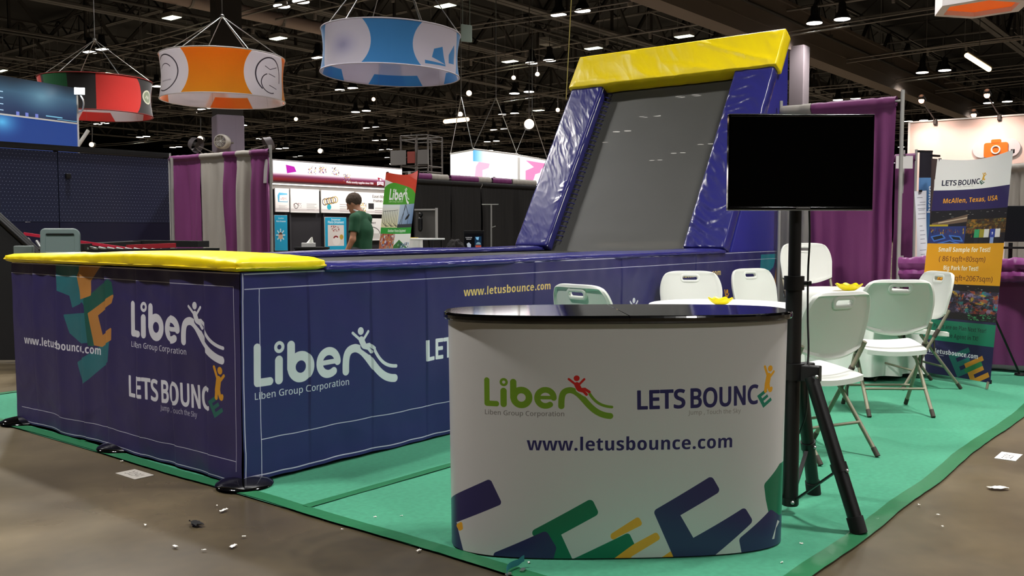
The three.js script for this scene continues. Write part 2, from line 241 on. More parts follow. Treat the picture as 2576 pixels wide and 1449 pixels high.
for (const [x, y, d, tilt, len, col, lab] of [[1148, 303, 42, 0.1, 1.0, 0xffd7a0, 'short warm tube lamp far back, left of the bounce wall'], [2460, 157, 36, -0.55, 1.0, 0xffe0a8, 'slanted bright tube lamp at upper right above the white camera wall']]) {
  const t = thing('tube_lamp', lab, 'lamp', at(x, y, d)); t.rotation.z = tilt; mesh('tube', new THREE.CapsuleGeometry(0.09, len, 4, 10).rotateZ(Math.PI / 2), glow(col, 6), t); mesh('holder', box(len * 1.1, 0.06, 0.1, 0, 0.13, 0), M.pipeDark, t); mesh('drop_rod', rod(V(0, 0.1, 0), V(0, 0.05 + (12.3 - t.position.y), 0).applyAxisAngle(V(0, 0, 1), -tilt), 0.015, 4), M.pipeDark, t);
}
// ---------------------------------------------------------------- printed artwork
function fit(c, s, x, y, w, h, weight = 'bold', color, thick = 0) {               // text s, left at x, baseline y, w wide, letters about h high
  c.save(); c.font = `${weight} ${h / 0.72}px sans-serif`; c.fillStyle = color; const m = c.measureText(s).width || 1; c.translate(x, y); c.scale(w / m, 1); c.fillText(s, 0, 0); if (thick) { c.strokeStyle = color; c.lineJoin = 'round'; c.lineWidth = thick * h; c.strokeText(s, 0, 0); } c.restore();
}
function poly(c, pts, color, r = 0) { c.fillStyle = color; c.strokeStyle = color; c.lineJoin = 'round'; c.lineWidth = r * 2; c.beginPath(); pts.forEach(([x, y], i) => (i ? c.lineTo(x, y) : c.moveTo(x, y))); c.closePath(); c.fill(); if (r) c.stroke(); }
function slideLogo(c, x, y, w, main, fig, sub, bg) {                   // word with a slide for its last letter
  const k = w / 930, X = (v) => x + (v - 292) * k, Y = (v) => y + (v - 872) * k;
  c.save(); c.lineCap = c.lineJoin = 'round'; c.strokeStyle = main; c.fillStyle = main;
  const st = (lw, f) => { c.lineWidth = lw * k; c.beginPath(); f(); c.stroke(); };
  st(40, () => { c.moveTo(X(313), Y(918)); c.lineTo(X(313), Y(1090)); c.lineTo(X(384), Y(1090)); });
  st(18, () => c.arc(X(439), Y(928), 21 * k, 0, 7)); st(46, () => { c.moveTo(X(437), Y(993)); c.lineTo(X(437), Y(1090)); });
  st(46, () => { c.moveTo(X(508), Y(925)); c.lineTo(X(508), Y(1040)); }); st(48, () => c.arc(X(566), Y(1038), 55 * k, 0, 7));
  st(42, () => c.arc(X(738), Y(1038), 59 * k, 0.98, 6.28)); st(26, () => { c.moveTo(X(690), Y(1036)); c.lineTo(X(796), Y(1036)); });
  st(44, () => { c.moveTo(X(851), Y(1098)); c.bezierCurveTo(X(850), Y(1010), X(862), Y(982), X(915), Y(980)); c.bezierCurveTo(X(1010), Y(990), X(1040), Y(1160), X(1200), Y(1172)); });
  st(20, () => { c.moveTo(X(1052), Y(1006)); c.bezierCurveTo(X(1090), Y(1070), X(1135), Y(1100), X(1212), Y(1106)); });
  c.strokeStyle = bg; st(44, () => { c.moveTo(X(975), Y(975)); c.lineTo(X(1022), Y(1006)); });
  c.fillStyle = c.strokeStyle = fig; c.beginPath(); c.arc(X(960), Y(893), 21 * k, 0, 7); c.fill();
  st(16, () => { c.moveTo(X(904), Y(899)); c.lineTo(X(952), Y(938)); c.moveTo(X(1014), Y(900)); c.lineTo(X(978), Y(938)); }); st(38, () => { c.moveTo(X(962), Y(940)); c.lineTo(X(976), Y(968)); });
  st(20, () => { c.moveTo(X(976), Y(975)); c.lineTo(X(1018), Y(972)); c.lineTo(X(1050), Y(994)); c.moveTo(X(976), Y(980)); c.lineTo(X(1010), Y(990)); c.lineTo(X(1030), Y(1012)); });
  c.restore(); if (sub) fit(c, 'Liben Group Corporation', X(292), Y(1172), 583 * k, 34 * k, '', sub);
}
function bounceLogo(c, x, y, w, main, fig, e, sub, sky = true) {       // x, y: left end of the baseline; w: the whole mark
  const k = w / 972, X = (v) => x + (v - 1380) * k, Y = (v) => y + (v - 1122) * k;
  c.save(); c.translate(X(1380), Y(1122)); c.rotate(-0.02); c.translate(-X(1380), -Y(1122));
  fit(c, 'LETS', X(1372), Y(1122), 330 * k, 120 * k, '', main, 0.085); fit(c, 'BOUNC', X(1724), Y(1124), 492 * k, 124 * k, '', main, 0.085); c.restore();
  c.save(); c.translate(X(2270), Y(1078)); c.rotate(-0.55); c.fillStyle = e; const q = (a, b, d, f) => c.fillRect(a * k, b * k, d * k, f * k); q(-44, -50, 25, 100); q(-44, -50, 86, 23); q(-44, -11, 74, 21); q(-44, 27, 88, 23); c.restore();
  c.save(); c.lineCap = c.lineJoin = 'round'; c.fillStyle = c.strokeStyle = fig; c.beginPath(); c.arc(X(2312), Y(878), 21 * k, 0, 7); c.fill();
  const st = (lw, f) => { c.lineWidth = lw * k; c.beginPath(); f(); c.stroke(); };
  st(18, () => { c.moveTo(X(2264), Y(862)); c.lineTo(X(2286), Y(916)); c.moveTo(X(2346), Y(902)); c.lineTo(X(2316), Y(930)); }); st(42, () => { c.moveTo(X(2300), Y(928)); c.lineTo(X(2286), Y(990)); });
  st(25, () => { c.moveTo(X(2280), Y(985)); c.lineTo(X(2274), Y(1030)); c.moveTo(X(2296), Y(980)); c.bezierCurveTo(X(2306), Y(1040), X(2322), Y(1036), X(2326), Y(1016)); }); c.restore();
  if (sky && sub) fit(c, 'Jump , Touch the Sky', X(1722), Y(1166), 362 * k, 30 * k, '', sub);
}
const stitch = (c, pts, w, color = 'rgba(222,222,232,0.85)') => { c.strokeStyle = color; c.lineWidth = w; c.beginPath(); pts.forEach(([x, y], i) => (i ? c.lineTo(x, y) : c.moveTo(x, y))); c.stroke(); };

// ---------------------------------------------------------------- carpet
const felt = fieldTex(256, (u, v) => 0.5 + 0.35 * loop(u, v, 60) + 0.25 * loop(u, v, 20));
const feltColor = fieldTex(256, (u, v) => { const k = 0.92 + 0.06 * loop(u, v, 4) + 0.07 * loop(u, v, 90); return [0.275 * k, 0.61 * k, 0.475 * k]; }, [0.5, 0.5], true);
const carpetMat = std(0xffffff, 0.95, { map: feltColor, bumpMap: cloned(felt, 4, 4), bumpScale: 0.0015 });
const tapeMat = std(0x256f46, 0.42, { bumpMap: cloned(wrinkle, 2, 2), bumpScale: 0.003 });
{
  const t = thing('carpet', 'bright green exhibition carpet under the booth with taped seams and edges', 'carpet', CORNER.clone(), YAW);   // local x = along BX, z = minus AX
  for (let k = 0; k < 3; k++) mesh('carpet_roll', metreUV(sheet(70, 20, (u, v) => { const b = u * 6.9, a = k * 2.06 + v * 2.055; return [b, 0.006 + 0.003 * nz(b * 2, a * 2) + (k === 1 && v < 0.01 ? 0.003 : 0), -a]; })), carpetMat, t);
  const strip = (p, q, w, amp) => { const d = V().subVectors(q, p), L = d.length(), n = Math.ceil(L / 0.08), x = d.x / L, z = d.z / L; return metreUV(sheet(n, 3, (u, v) => { const s = u * L, o = (v - 0.5) * w + amp * nz(s * 1.3, p.x * 3 + p.z) + 0.004 * nz(s * 9, v * 2), y = 0.0105 + 0.004 * Math.max(0, nz(s * 5, v * 3, 2)) * (v > 0.1 && v < 0.9 ? 1 : 0.2); return [p.x + x * s - z * o, y, p.z + z * s + x * o]; })); };
  mesh('edge_tape', strip(V(0.03, 0, 0.02), V(0.03, 0, -6.2), 0.075, 0.02), tapeMat, t); mesh('edge_tape', strip(V(-0.02, 0, 0.0), V(6.9, 0, 0.0), 0.08, 0.028), tapeMat, t); mesh('edge_tape', strip(V(0, 0, -6.18), V(6.9, 0, -6.18), 0.07, 0.02), tapeMat, t);
  mesh('seam_tape', strip(V(0.06, 0, -2.06), V(6.9, 0, -2.06), 0.055, 0.015), tapeMat, t); mesh('seam_tape', strip(V(0.06, 0, -4.12), V(6.9, 0, -4.12), 0.055, 0.015), tapeMat, t);
}
// ---------------------------------------------------------------- trampoline base
const W = 2.438, LEN = 6.56, SK = 1.045, BASE = ab(2.557, 0.086), NAVY = '#2b2a62', NAVY_FRONT_FLOORLIT = '#332d5d';  // front navy shifted to purple: warm floor light painted into the same vinyl
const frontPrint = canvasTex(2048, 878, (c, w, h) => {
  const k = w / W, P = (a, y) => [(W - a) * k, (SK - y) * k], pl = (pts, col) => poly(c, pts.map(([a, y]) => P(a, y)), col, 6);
  c.fillStyle = NAVY_FRONT_FLOORLIT; c.fillRect(0, 0, w, h);
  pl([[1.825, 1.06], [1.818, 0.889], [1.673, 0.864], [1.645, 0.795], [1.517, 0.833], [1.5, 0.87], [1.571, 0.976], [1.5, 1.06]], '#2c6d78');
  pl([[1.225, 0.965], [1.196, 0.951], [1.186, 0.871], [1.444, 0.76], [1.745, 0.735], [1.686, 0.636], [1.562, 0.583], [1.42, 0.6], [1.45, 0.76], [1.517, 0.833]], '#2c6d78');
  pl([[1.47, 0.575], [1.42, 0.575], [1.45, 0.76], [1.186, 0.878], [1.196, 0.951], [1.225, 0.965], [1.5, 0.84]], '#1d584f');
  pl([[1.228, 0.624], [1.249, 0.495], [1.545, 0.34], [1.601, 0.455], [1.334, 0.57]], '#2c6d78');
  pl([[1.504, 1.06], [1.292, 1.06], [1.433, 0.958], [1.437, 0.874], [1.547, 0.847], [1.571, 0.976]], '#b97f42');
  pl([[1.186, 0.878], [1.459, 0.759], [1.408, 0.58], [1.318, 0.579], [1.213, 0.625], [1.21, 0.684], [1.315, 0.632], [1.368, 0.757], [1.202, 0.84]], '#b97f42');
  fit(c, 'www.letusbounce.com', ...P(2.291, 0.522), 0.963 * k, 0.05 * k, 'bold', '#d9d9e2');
  slideLogo(c, ...P(1.0, 0.885), 0.87 * k, '#d9d9e2', '#d9d9e2', '#d9d9e2', NAVY_FRONT_FLOORLIT);
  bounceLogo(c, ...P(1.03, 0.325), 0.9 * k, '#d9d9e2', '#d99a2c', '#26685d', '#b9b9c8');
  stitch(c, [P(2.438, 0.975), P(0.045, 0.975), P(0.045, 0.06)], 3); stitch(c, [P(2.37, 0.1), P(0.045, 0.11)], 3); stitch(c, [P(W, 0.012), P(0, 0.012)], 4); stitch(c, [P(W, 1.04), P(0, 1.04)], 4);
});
function sideArt(off) {
  return canvasTex(2048, 652, (c, w, h) => {
    const k = w / (LEN / 2), P = (b, y) => [(b - off) * k, (SK - y) * k], pl = (pts, col) => poly(c, pts.map(([a, y]) => P(a, y)), col, 5);
    c.fillStyle = NAVY; c.fillRect(0, 0, w, h);
    slideLogo(c, ...P(0.07, 0.715), 0.965 * k, '#d3dade', '#d3dade', '#d3dade', NAVY); bounceLogo(c, ...P(1.268, 0.473), 0.95 * k, '#e2e4ea', '#d99a2c', '#26685d', '#c8c8d4');
    fit(c, 'www.letusbounce.com', ...P(1.605, 0.838), 0.885 * k, 0.052 * k, 'bold', '#e6c873'); fit(c, 'www.letusbounce.com', ...P(4.14, 0.838), 0.94 * k, 0.052 * k, 'bold', '#e6c873');
    slideLogo(c, ...P(2.9, 0.715), 0.96 * k, '#d3dade', '#d3dade', '#d3dade', NAVY); bounceLogo(c, ...P(4.3, 0.44), 0.95 * k, '#e2e4ea', '#d99a2c', '#26685d', '#c8c8d4');
    pl([[5.96, 1.0], [6.3, 1.0], [6.24, 0.88], [6.05, 0.8], [5.98, 0.72], [5.94, 0.86]], '#1f7d8a'); pl([[6.34, 0.92], [6.46, 0.96], [6.46, 0.62], [6.3, 0.55], [6.28, 0.74]], '#b97f42'); pl([[6.1, 0.62], [6.4, 0.5], [6.36, 0.38], [6.02, 0.52]], '#1f7d8a');
    stitch(c, [P(0.02, 0.962), P(6.56, 0.962)], 3); stitch(c, [P(0.108, 0.96), P(0.108, 0.01)], 3); stitch(c, [P(0.108, 0.2), P(6.5, 0.2)], 3); stitch(c, [P(0, 0.02), P(LEN, 0.02)], 4); stitch(c, [P(0.02, 1.036), P(LEN, 1.036)], 4); stitch(c, [P(0.012, 1.04), P(0.012, 0.01)], 4);
  });
}
const print = (map, o = {}) => std(0xffffff, 0.42, { map, bumpMap: cloned(wrinkle, 1.5, 0.7), bumpScale: 0.009, ...o });
const fold = (s, folds) => { let d = 0; for (const f of folds) { const q = s - f; if (q > 0) d += 0.011 * Math.exp(-((q / 0.07) ** 2)); else d -= 0.003 * Math.exp(-((q / 0.03) ** 2)); } return d; };
const skirtBottom = (s) => 0.022 + 0.012 * nz(s * 2.2, 4) + 0.006 * nz(s * 7, 5);
const base = thing('trampoline_platform', 'long waist-high trampoline base in navy vinyl printed with white logos and website', 'trampoline', BASE, YAW);
{
  const FF = [2.143, 1.84, 1.54, 1.26, 0.929, 0.592, 0.276].map((a) => W - a);
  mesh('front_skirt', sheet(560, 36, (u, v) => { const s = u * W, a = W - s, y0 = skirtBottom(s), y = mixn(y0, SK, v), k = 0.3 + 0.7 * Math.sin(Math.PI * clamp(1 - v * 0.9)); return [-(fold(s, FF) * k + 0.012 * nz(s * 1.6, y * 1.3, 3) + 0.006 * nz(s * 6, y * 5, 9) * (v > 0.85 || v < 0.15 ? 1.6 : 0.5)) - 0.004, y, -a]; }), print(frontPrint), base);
  const SF = [0.407, 0.843, 1.274, 2.3, 3.4, 4.6];
  for (let p = 0; p < 2; p++) mesh('side_skirt', sheet(560, 36, (u, v) => { const s = p * LEN / 2 + u * LEN / 2, y0 = skirtBottom(s + 9), y = mixn(y0, SK, v), k = 0.25 + 0.75 * Math.sin(Math.PI * clamp(1 - v * 0.9)); return [s, y, fold(s, SF) * k * 0.55 + 0.02 * nz(s * 1.1 + y * 0.7, y * 1.1, 6) + 0.006 * nz(s * 6, y * 5, 2) * (v > 0.85 || v < 0.15 ? 1.6 : 0.5) + 0.004]; }), print(sideArt(p * LEN / 2)), base);
  mesh('far_skirt', sheet(60, 6, (u, v) => [u * LEN, mixn(0.03, SK, v), -W], true), M.navy, base); mesh('end_skirt', sheet(20, 6, (u, v) => [LEN, mixn(0.03, SK, v), -u * W]), M.navy, base);
  const posts = []; for (const [x, z] of [[0.02, -0.02], [0.02, -W + 0.04], [0.05, -W / 2], [2.2, -0.06], [LEN - 0.08, -0.05], [LEN - 0.08, -W + 0.06], [2.2, -W + 0.06]]) { mesh('corner_post', rod(V(x + 0.03, 0.01, z - 0.02), V(x + 0.03, 1.02, z - 0.02), 0.03, 12), M.black, base); mesh('foot_plate', new THREE.LatheGeometry([[0, 0.045], [0.05, 0.04], [0.11, 0.028], [0.135, 0.016], [0.14, 0.008]].map((q) => new THREE.Vector2(...q)), 28).translate(x, 0.006, z), M.blackGloss, base); }
  each('frame_rail', [bar(V(0.05, 0.99, -0.04), V(LEN - 0.04, 0.99, -0.04), 0.05, 0.05), bar(V(0.05, 0.99, -W + 0.05), V(LEN - 0.04, 0.99, -W + 0.05), 0.05, 0.05), bar(V(0.05, 0.99, -0.04), V(0.05, 0.99, -W + 0.05), 0.05, 0.05), bar(V(0.05, 0.08, -0.05), V(LEN - 0.1, 0.08, -0.05), 0.05, 0.05), bar(V(0.06, 0.08, -0.05), V(0.06, 0.08, -W + 0.05), 0.05, 0.05)], M.black, base);
  mesh('jump_mat', sheet(40, 20, (u, v) => [0.5 + u * 5.0, 1.03 - 0.03 * Math.sin(Math.PI * u) * Math.sin(Math.PI * v), -0.35 - v * (W - 0.7)]), M.matMesh, base);
  mesh('buckle', box(0.05, 0.02, 0.02, 1.55, 0.035, 0.02, 0.004), M.steel, base);
}
// pads lie on the base
function pad(name, label, mat, lx, th, lz, x, y, z, wob, ends) {
  const g = puff(lx, th, lz, th * 0.48, Math.ceil(lx / 0.05), 4, Math.ceil(lz / 0.05), (v, n) => {
    const ex = clamp((lx / 2 - Math.abs(v.x)) / 0.14), ez = clamp((lz / 2 - Math.abs(v.z)) / 0.14), e = Math.min(ex, ez);
    if (v.y > 0) v.y *= 0.62 + 0.38 * Math.sqrt(e) + wob * nz(v.x * 1.1, v.z * 1.4, lx); v.y += 0.35 * th * wob * nz(v.x * 0.9 + 3, v.z * 0.8, 4);
    const r = 0.012 * nz(v.x * 7, v.z * 7, 2) * (1 - e); v.x += n.x * r; v.z += n.z * r; v.y += 0.008 * Math.abs(nz(v.x * 9, v.z * 9, 8)) * (1 - e);
    if (ends) ends(v);
  });
  const t = thing(name, label, 'pad', BASE.clone().setY(0), YAW); mesh('cover', g.translate(x, y, z), mat, t);
  const edge = []; const q = []; for (const [a, b] of [[-1, 1], [1, 1], [1, -1], [-1, -1], [-1, 1]]) q.push(V(x + a * (lx / 2 - 0.006), y - th * 0.1, z + b * (lz / 2 - 0.006)));
  for (let i = 0; i < 4; i++) edge.push(rod(q[i], q[i + 1], 0.006, 6)); each('seam', edge, mat, t); return t;
}
pad('edge_pad', 'yellow padded cover lying across the front end of the trampoline base', M.yellowPad, 0.56, 0.062, W + 0.06, 0.235, 1.072, -W / 2, 0.34, (v) => { v.y += 0.03 * Math.exp(-(((v.z - 0.35) / 0.7) ** 2)) * (v.y > 0 ? 1 : 0.3); });
pad('edge_pad', 'long navy padded cover on the near edge of the trampoline base', M.navyPad, 4.66, 0.055, 0.44, 2.84, 1.05, -0.2, 0.4);
pad('edge_pad', 'long navy padded cover on the far edge of the trampoline base', M.navyPad, 4.66, 0.06, 0.42, 2.84, 1.05, -W + 0.18, 0.4);

// ---------------------------------------------------------------- bounce wall
{
  const t = thing('bounce_wall', 'tall leaning trampoline wall with blue padded sides and a yellow padded top', 'trampoline wall', BASE.clone(), YAW);
  const X0 = 5.22, Y0 = 1.06, X1 = 6.47, Y1 = 3.165, L = Math.hypot(X1 - X0, Y1 - Y0), ang = Math.atan2(X1 - X0, Y1 - Y0), R = new THREE.Matrix4().makeRotationZ(-ang);
  const lean = (g, up, out, z) => g.applyMatrix4(R).translate(X0 + Math.sin(ang) * up - Math.cos(ang) * out, Y0 + Math.cos(ang) * up + Math.sin(ang) * out, z);   // up: along the slope, out: off its face
  const sidePad = (z, s) => { const lw = L - 0.34; return lean(puff(0.12, lw, 0.43, 0.022, 3, Math.ceil(lw / 0.016), 26, (v, n) => { const e = clamp((0.215 - Math.abs(v.z)) / 0.05), q = s * v.z + 0.215, k = s > 0 ? 0.05 + 0.7 * smooth(q, 0.32, 0.4) : 0.75 + 0.5 * smooth(q, 0.1, 0.3); if (v.x < 0) v.x -= e * k * (0.009 * Math.max(0, 1 - Math.abs(nz(v.y * 8 + v.z * 3.5 + nz(v.y * 2, v.z * 3, 4) * 1.5, v.z * 2.2, 3 + s)) * 5) + 0.005 * nz(v.y * 17 + v.z * 6, v.z * 6, s)); v.z += 0.006 * nz(v.y * 9, 3 + s) * (1 - e); }), lw / 2 - 0.02, 0.02, z); };
  mesh('left_pad', sidePad(-W + 0.215, 1), M.navyPad, t); mesh('right_pad', sidePad(-0.215, -1), M.navyPad, t);
  each('seam', [-0.425, -W + 0.425].map((z) => rod(V(X0 - 0.055, Y0 + 0.02, z), V(X0 + Math.sin(ang) * (L - 0.4) - 0.055, Y0 + Math.cos(ang) * (L - 0.4), z), 0.005, 5)), M.white, t);
  mesh('top_pad', lean(puff(0.16, 0.45, W + 0.05, 0.012, 4, 26, 130, (v, n) => { const e = clamp((0.22 - Math.abs(v.y)) / 0.06) * clamp((W / 2 - Math.abs(v.z)) / 0.06); if (v.x < 0) v.x -= e * (0.016 * Math.max(0, 1 - Math.abs(nz(v.z * 1.4 + v.y * 2.6, v.y * 1.2, 5)) * 5) + 0.012 * nz(v.z * 2, v.y * 3, 8)); if (v.y < 0) v.y += 0.008 * nz(v.z * 7, 6); }), L - 0.19, 0.03, -W / 2), M.yellowPad, t);
  mesh('mat', lean(sheet(30, 40, (u, v) => [-0.004 * nz(u * 4, v * 14), (v - 0.5) * (L - 0.1), (u - 0.5) * (W - 0.72)]), L / 2 - 0.05, -0.06, -W / 2), std(0x42423e, 0.5, { transparent: true, opacity: 0.93, bumpMap: cloned(weave, 8, 8), bumpScale: 0.0008 }), t);
  const prof = new THREE.Shape(); [[5.3, SK - 0.06], [X1 + 0.02, Y1 - 0.02], [X1 + 0.09, Y1 - 0.02], [LEN + 0.02, SK - 0.06]].forEach(([x, y], i) => (i ? prof.lineTo(x, y) : prof.moveTo(x, y)));
  mesh('side_panel', extrude(prof, 0.03, 0.006).translate(0, 0, -0.035), std(0x2b2c8c, 0.42, { bumpMap: cloned(wrinkle, 0.4, 0.4), bumpScale: 0.006 }), t); mesh('side_panel', extrude(prof, 0.03, 0.006).translate(0, 0, -W + 0.035), M.navy, t);
  const fr = []; for (const z of [-0.09, -W + 0.09]) { fr.push(bar(V(X0 + 0.07, Y0 - 0.1, z), V(X1 + 0.04, Y1 - 0.05, z), 0.06, 0.06), bar(V(LEN - 0.02, 0.02, z), V(LEN, Y1 - 0.06, z), 0.06, 0.06)); }
  fr.push(bar(V(X1 + 0.04, Y1 - 0.06, -0.08), V(X1 + 0.04, Y1 - 0.06, -W + 0.08), 0.06, 0.06)); each('frame_tube', fr, M.black, t);
  const lace = []; for (let i = 0; i < 34; i++) { const u = 0.1 + i * (L - 0.5) / 34; for (const z of [-0.44, -W + 0.44]) lace.push(rod(V(X0 + Math.sin(ang) * u - 0.02, Y0 + Math.cos(ang) * u, z + 0.03), V(X0 + Math.sin(ang) * (u + 0.02) + 0.05, Y0 + Math.cos(ang) * (u + 0.02) - 0.03, z - Math.sign(z + W / 2) * 0.05), 0.006, 5)); }
  tag(mesh('springs', lace, M.navy, t), 'row of lacing along the mat edges', null, null, 'stuff');
}
single('guy_rope', rod(at(1437, 0, 8.6), at(1424, 250, 8.55), 0.005, 5), std(0x8a7a3a, 0.8), 'thin yellowish rope hanging down to the left corner of the bounce wall', 'rope');
// ---------------------------------------------------------------- promotion counter
{
  const t = thing('promotion_counter', 'white pop-up counter with rounded ends, black glossy top and printed logos', 'counter', V(0.42, 0, -3.705), 3 * Math.PI / 180);
  const SA = 0.662, SB = 0.245, N = 2.7, HB = 0.9, foot = (q, k = 1, e = 0) => { const c = -Math.cos(q), s = Math.sin(q); return [(SA * k + e) * Math.sign(c) * Math.abs(c) ** (2 / N), (SB * k + e) * Math.sign(s) * Math.abs(s) ** (2 / N)]; };
  const n = 600, S = [0], Q = []; for (let i = 0; i <= n; i++) { Q.push(foot(Math.PI * i / n)); if (i) S.push(S[i - 1] + Math.hypot(Q[i][0] - Q[i - 1][0], Q[i][1] - Q[i - 1][1])); }
  const PER = S[n], along = (s) => { let i = 1; while (i < n && S[i] < s) i++; const w = (s - S[i - 1]) / (S[i] - S[i - 1] || 1); return [mixn(Q[i - 1][0], Q[i][0], w), mixn(Q[i - 1][1], Q[i][1], w)]; };
  const art = canvasTex(2048, 1182, (c, w, h) => {
    const k = w / PER, P = (s, y) => [s * k, (HB - y) * k], pl = (pts, col, r = 0.016) => poly(c, pts.map(([a, y]) => P(a, y)), col, r * k);
    c.fillStyle = '#c6c4c2'; c.fillRect(0, 0, w, h); const IN = '#2e2a58', GR = '#0f6b4c', OR = '#e0a02a';
    pl([[0.0, 0.15], [0.05, 0.172], [0.258, 0.282], [0.292, 0.212], [0.102, 0.118], [0.0, 0.1]], IN, 0.014); pl([[0, 0.14], [0.1, 0.1], [0.138, 0.0], [0.0, 0]], IN, 0.003); pl([[0.108, 0.09], [0.132, 0.104], [0.134, 0.088], [0.121, 0.08]], OR, 0.007);
    pl([[0.44, 0.098], [0.64, 0.212], [0.655, 0.18], [0.512, 0.1], [0.565, -0.02], [0.508, -0.02], [0.462, 0.08]], GR); pl([[0.29, 0.0], [0.47, 0.088], [0.498, 0.04], [0.48, -0.03], [0.29, -0.03]], IN);
    pl([[0.73, 0.088], [0.82, 0.146], [0.826, 0.134], [0.742, 0.092], [0.73, 0.084]], OR, 0.011); pl([[0.57, -0.02], [0.782, 0.082], [0.796, 0.052], [0.68, -0.02]], GR, 0.013); pl([[0.74, -0.01], [0.81, 0.042], [0.89, 0.085], [0.895, 0.076], [0.79, 0.012], [0.78, -0.02]], OR, 0.011); pl([[0.92, -0.01], [0.966, 0.021], [0.972, -0.01]], OR, 0.01);
    pl([[0.9, 0.175], [1.098, 0.29], [1.119, 0.255], [0.962, 0.168], [1.03, 0.05], [1.238, 0.158], [1.262, 0.122], [1.06, -0.03], [0.99, -0.03]], IN);
    pl([[1.43, 0.31], [1.35, 0.252], [1.36, 0.2], [1.375, 0.151], [1.43, 0.05], [PER, 0.05], [PER, 0.31]], GR, 0.018); pl([[1.24, 0.048], [1.371, 0.135], [1.43, 0.1], [PER, 0.1], [PER, -0.03], [1.258, -0.03]], IN); poly(c, [P(1.42, 0.1), P(1.385, 0.03), P(1.4, 0.028), P(1.41, 0.07), P(1.44, 0.09)], '#c6c4c2');
    slideLogo(c, ...P(0.244, 0.706), 0.482 * k, '#6f9526', '#c2201c', '#6c6763', '#c6c4c2'); bounceLogo(c, ...P(0.814, 0.576), 0.556 * k, '#25245a', '#e2a01f', '#117a62', '#8d8782');
    fit(c, 'www.letusbounce.com', ...P(0.405, 0.419), 0.784 * k, 0.05 * k, 'bold', '#25245a');
  });
  mesh('front_graphic', sheet(160, 8, (u, v) => { const [x, z] = along(u * PER), y = mixn(0.012, HB, v), b = 1 + 0.012 * Math.sin(v * 3); return [x * (1 + 0.016 * v), y, z * b]; }), std(0xffffff, 0.3, { map: art, side: THREE.DoubleSide }), t);
  mesh('back_graphic', sheet(80, 4, (u, v) => { const [x, z] = foot(Math.PI + Math.PI * u); return [x * (1 + 0.016 * v), mixn(0.012, HB, v), z]; }), std(0xe0dedb, 0.3), t);
  const ring = (k, e) => { const s = new THREE.Shape(); for (let i = 0; i <= 120; i++) { const [x, z] = foot(2 * Math.PI * i / 120, k, e); i ? s.lineTo(x, -z) : s.moveTo(x, -z); } return s; };
  for (const s of [-1, 1]) { const half = ring(1, 0.02); const g = extrude(half, 0.03, 0.009).rotateX(-Math.PI / 2), P = g.attributes.position; for (let i = 0; i < P.count; i++) if (P.getX(i) * s < 0.002) P.setX(i, 0.002 * s); mesh('top', g.translate(0, 0.918, 0), M.blackGloss, t); }
  mesh('base', extrude(ring(0.975, 0), 0.02, 0.003).rotateX(-Math.PI / 2).translate(0, 0.017, 0), M.black, t); mesh('top_rim', extrude(ring(1, -0.003), 0.02, 0.003).rotateX(-Math.PI / 2).translate(0, 0.896, 0), M.black, t);
}
{ const g = sheet(30, 3, (u, v) => { const a = -1.1 + u * 1.5; return [Math.sin(a) * 0.1, 0.004 + v * 0.024 + 0.012 * smooth(u, 0.8, 1), -Math.cos(a) * 0.1 + 0.1]; }); const t = thing('strap', 'short teal webbing strap with a foil end lying below the white counter', 'strap', onLevel(1296, 1436).setY(0.012), 0.75); mesh('webbing', g, std(0x2f7f88, 0.6), t); each('foil_end', [box(0.022, 0.006, 0.012, -0.075, 0.008, 0.045), box(0.03, 0.004, 0.014, -0.02, 0.004, 0.035).rotateY(0.5)], M.steel, t); }

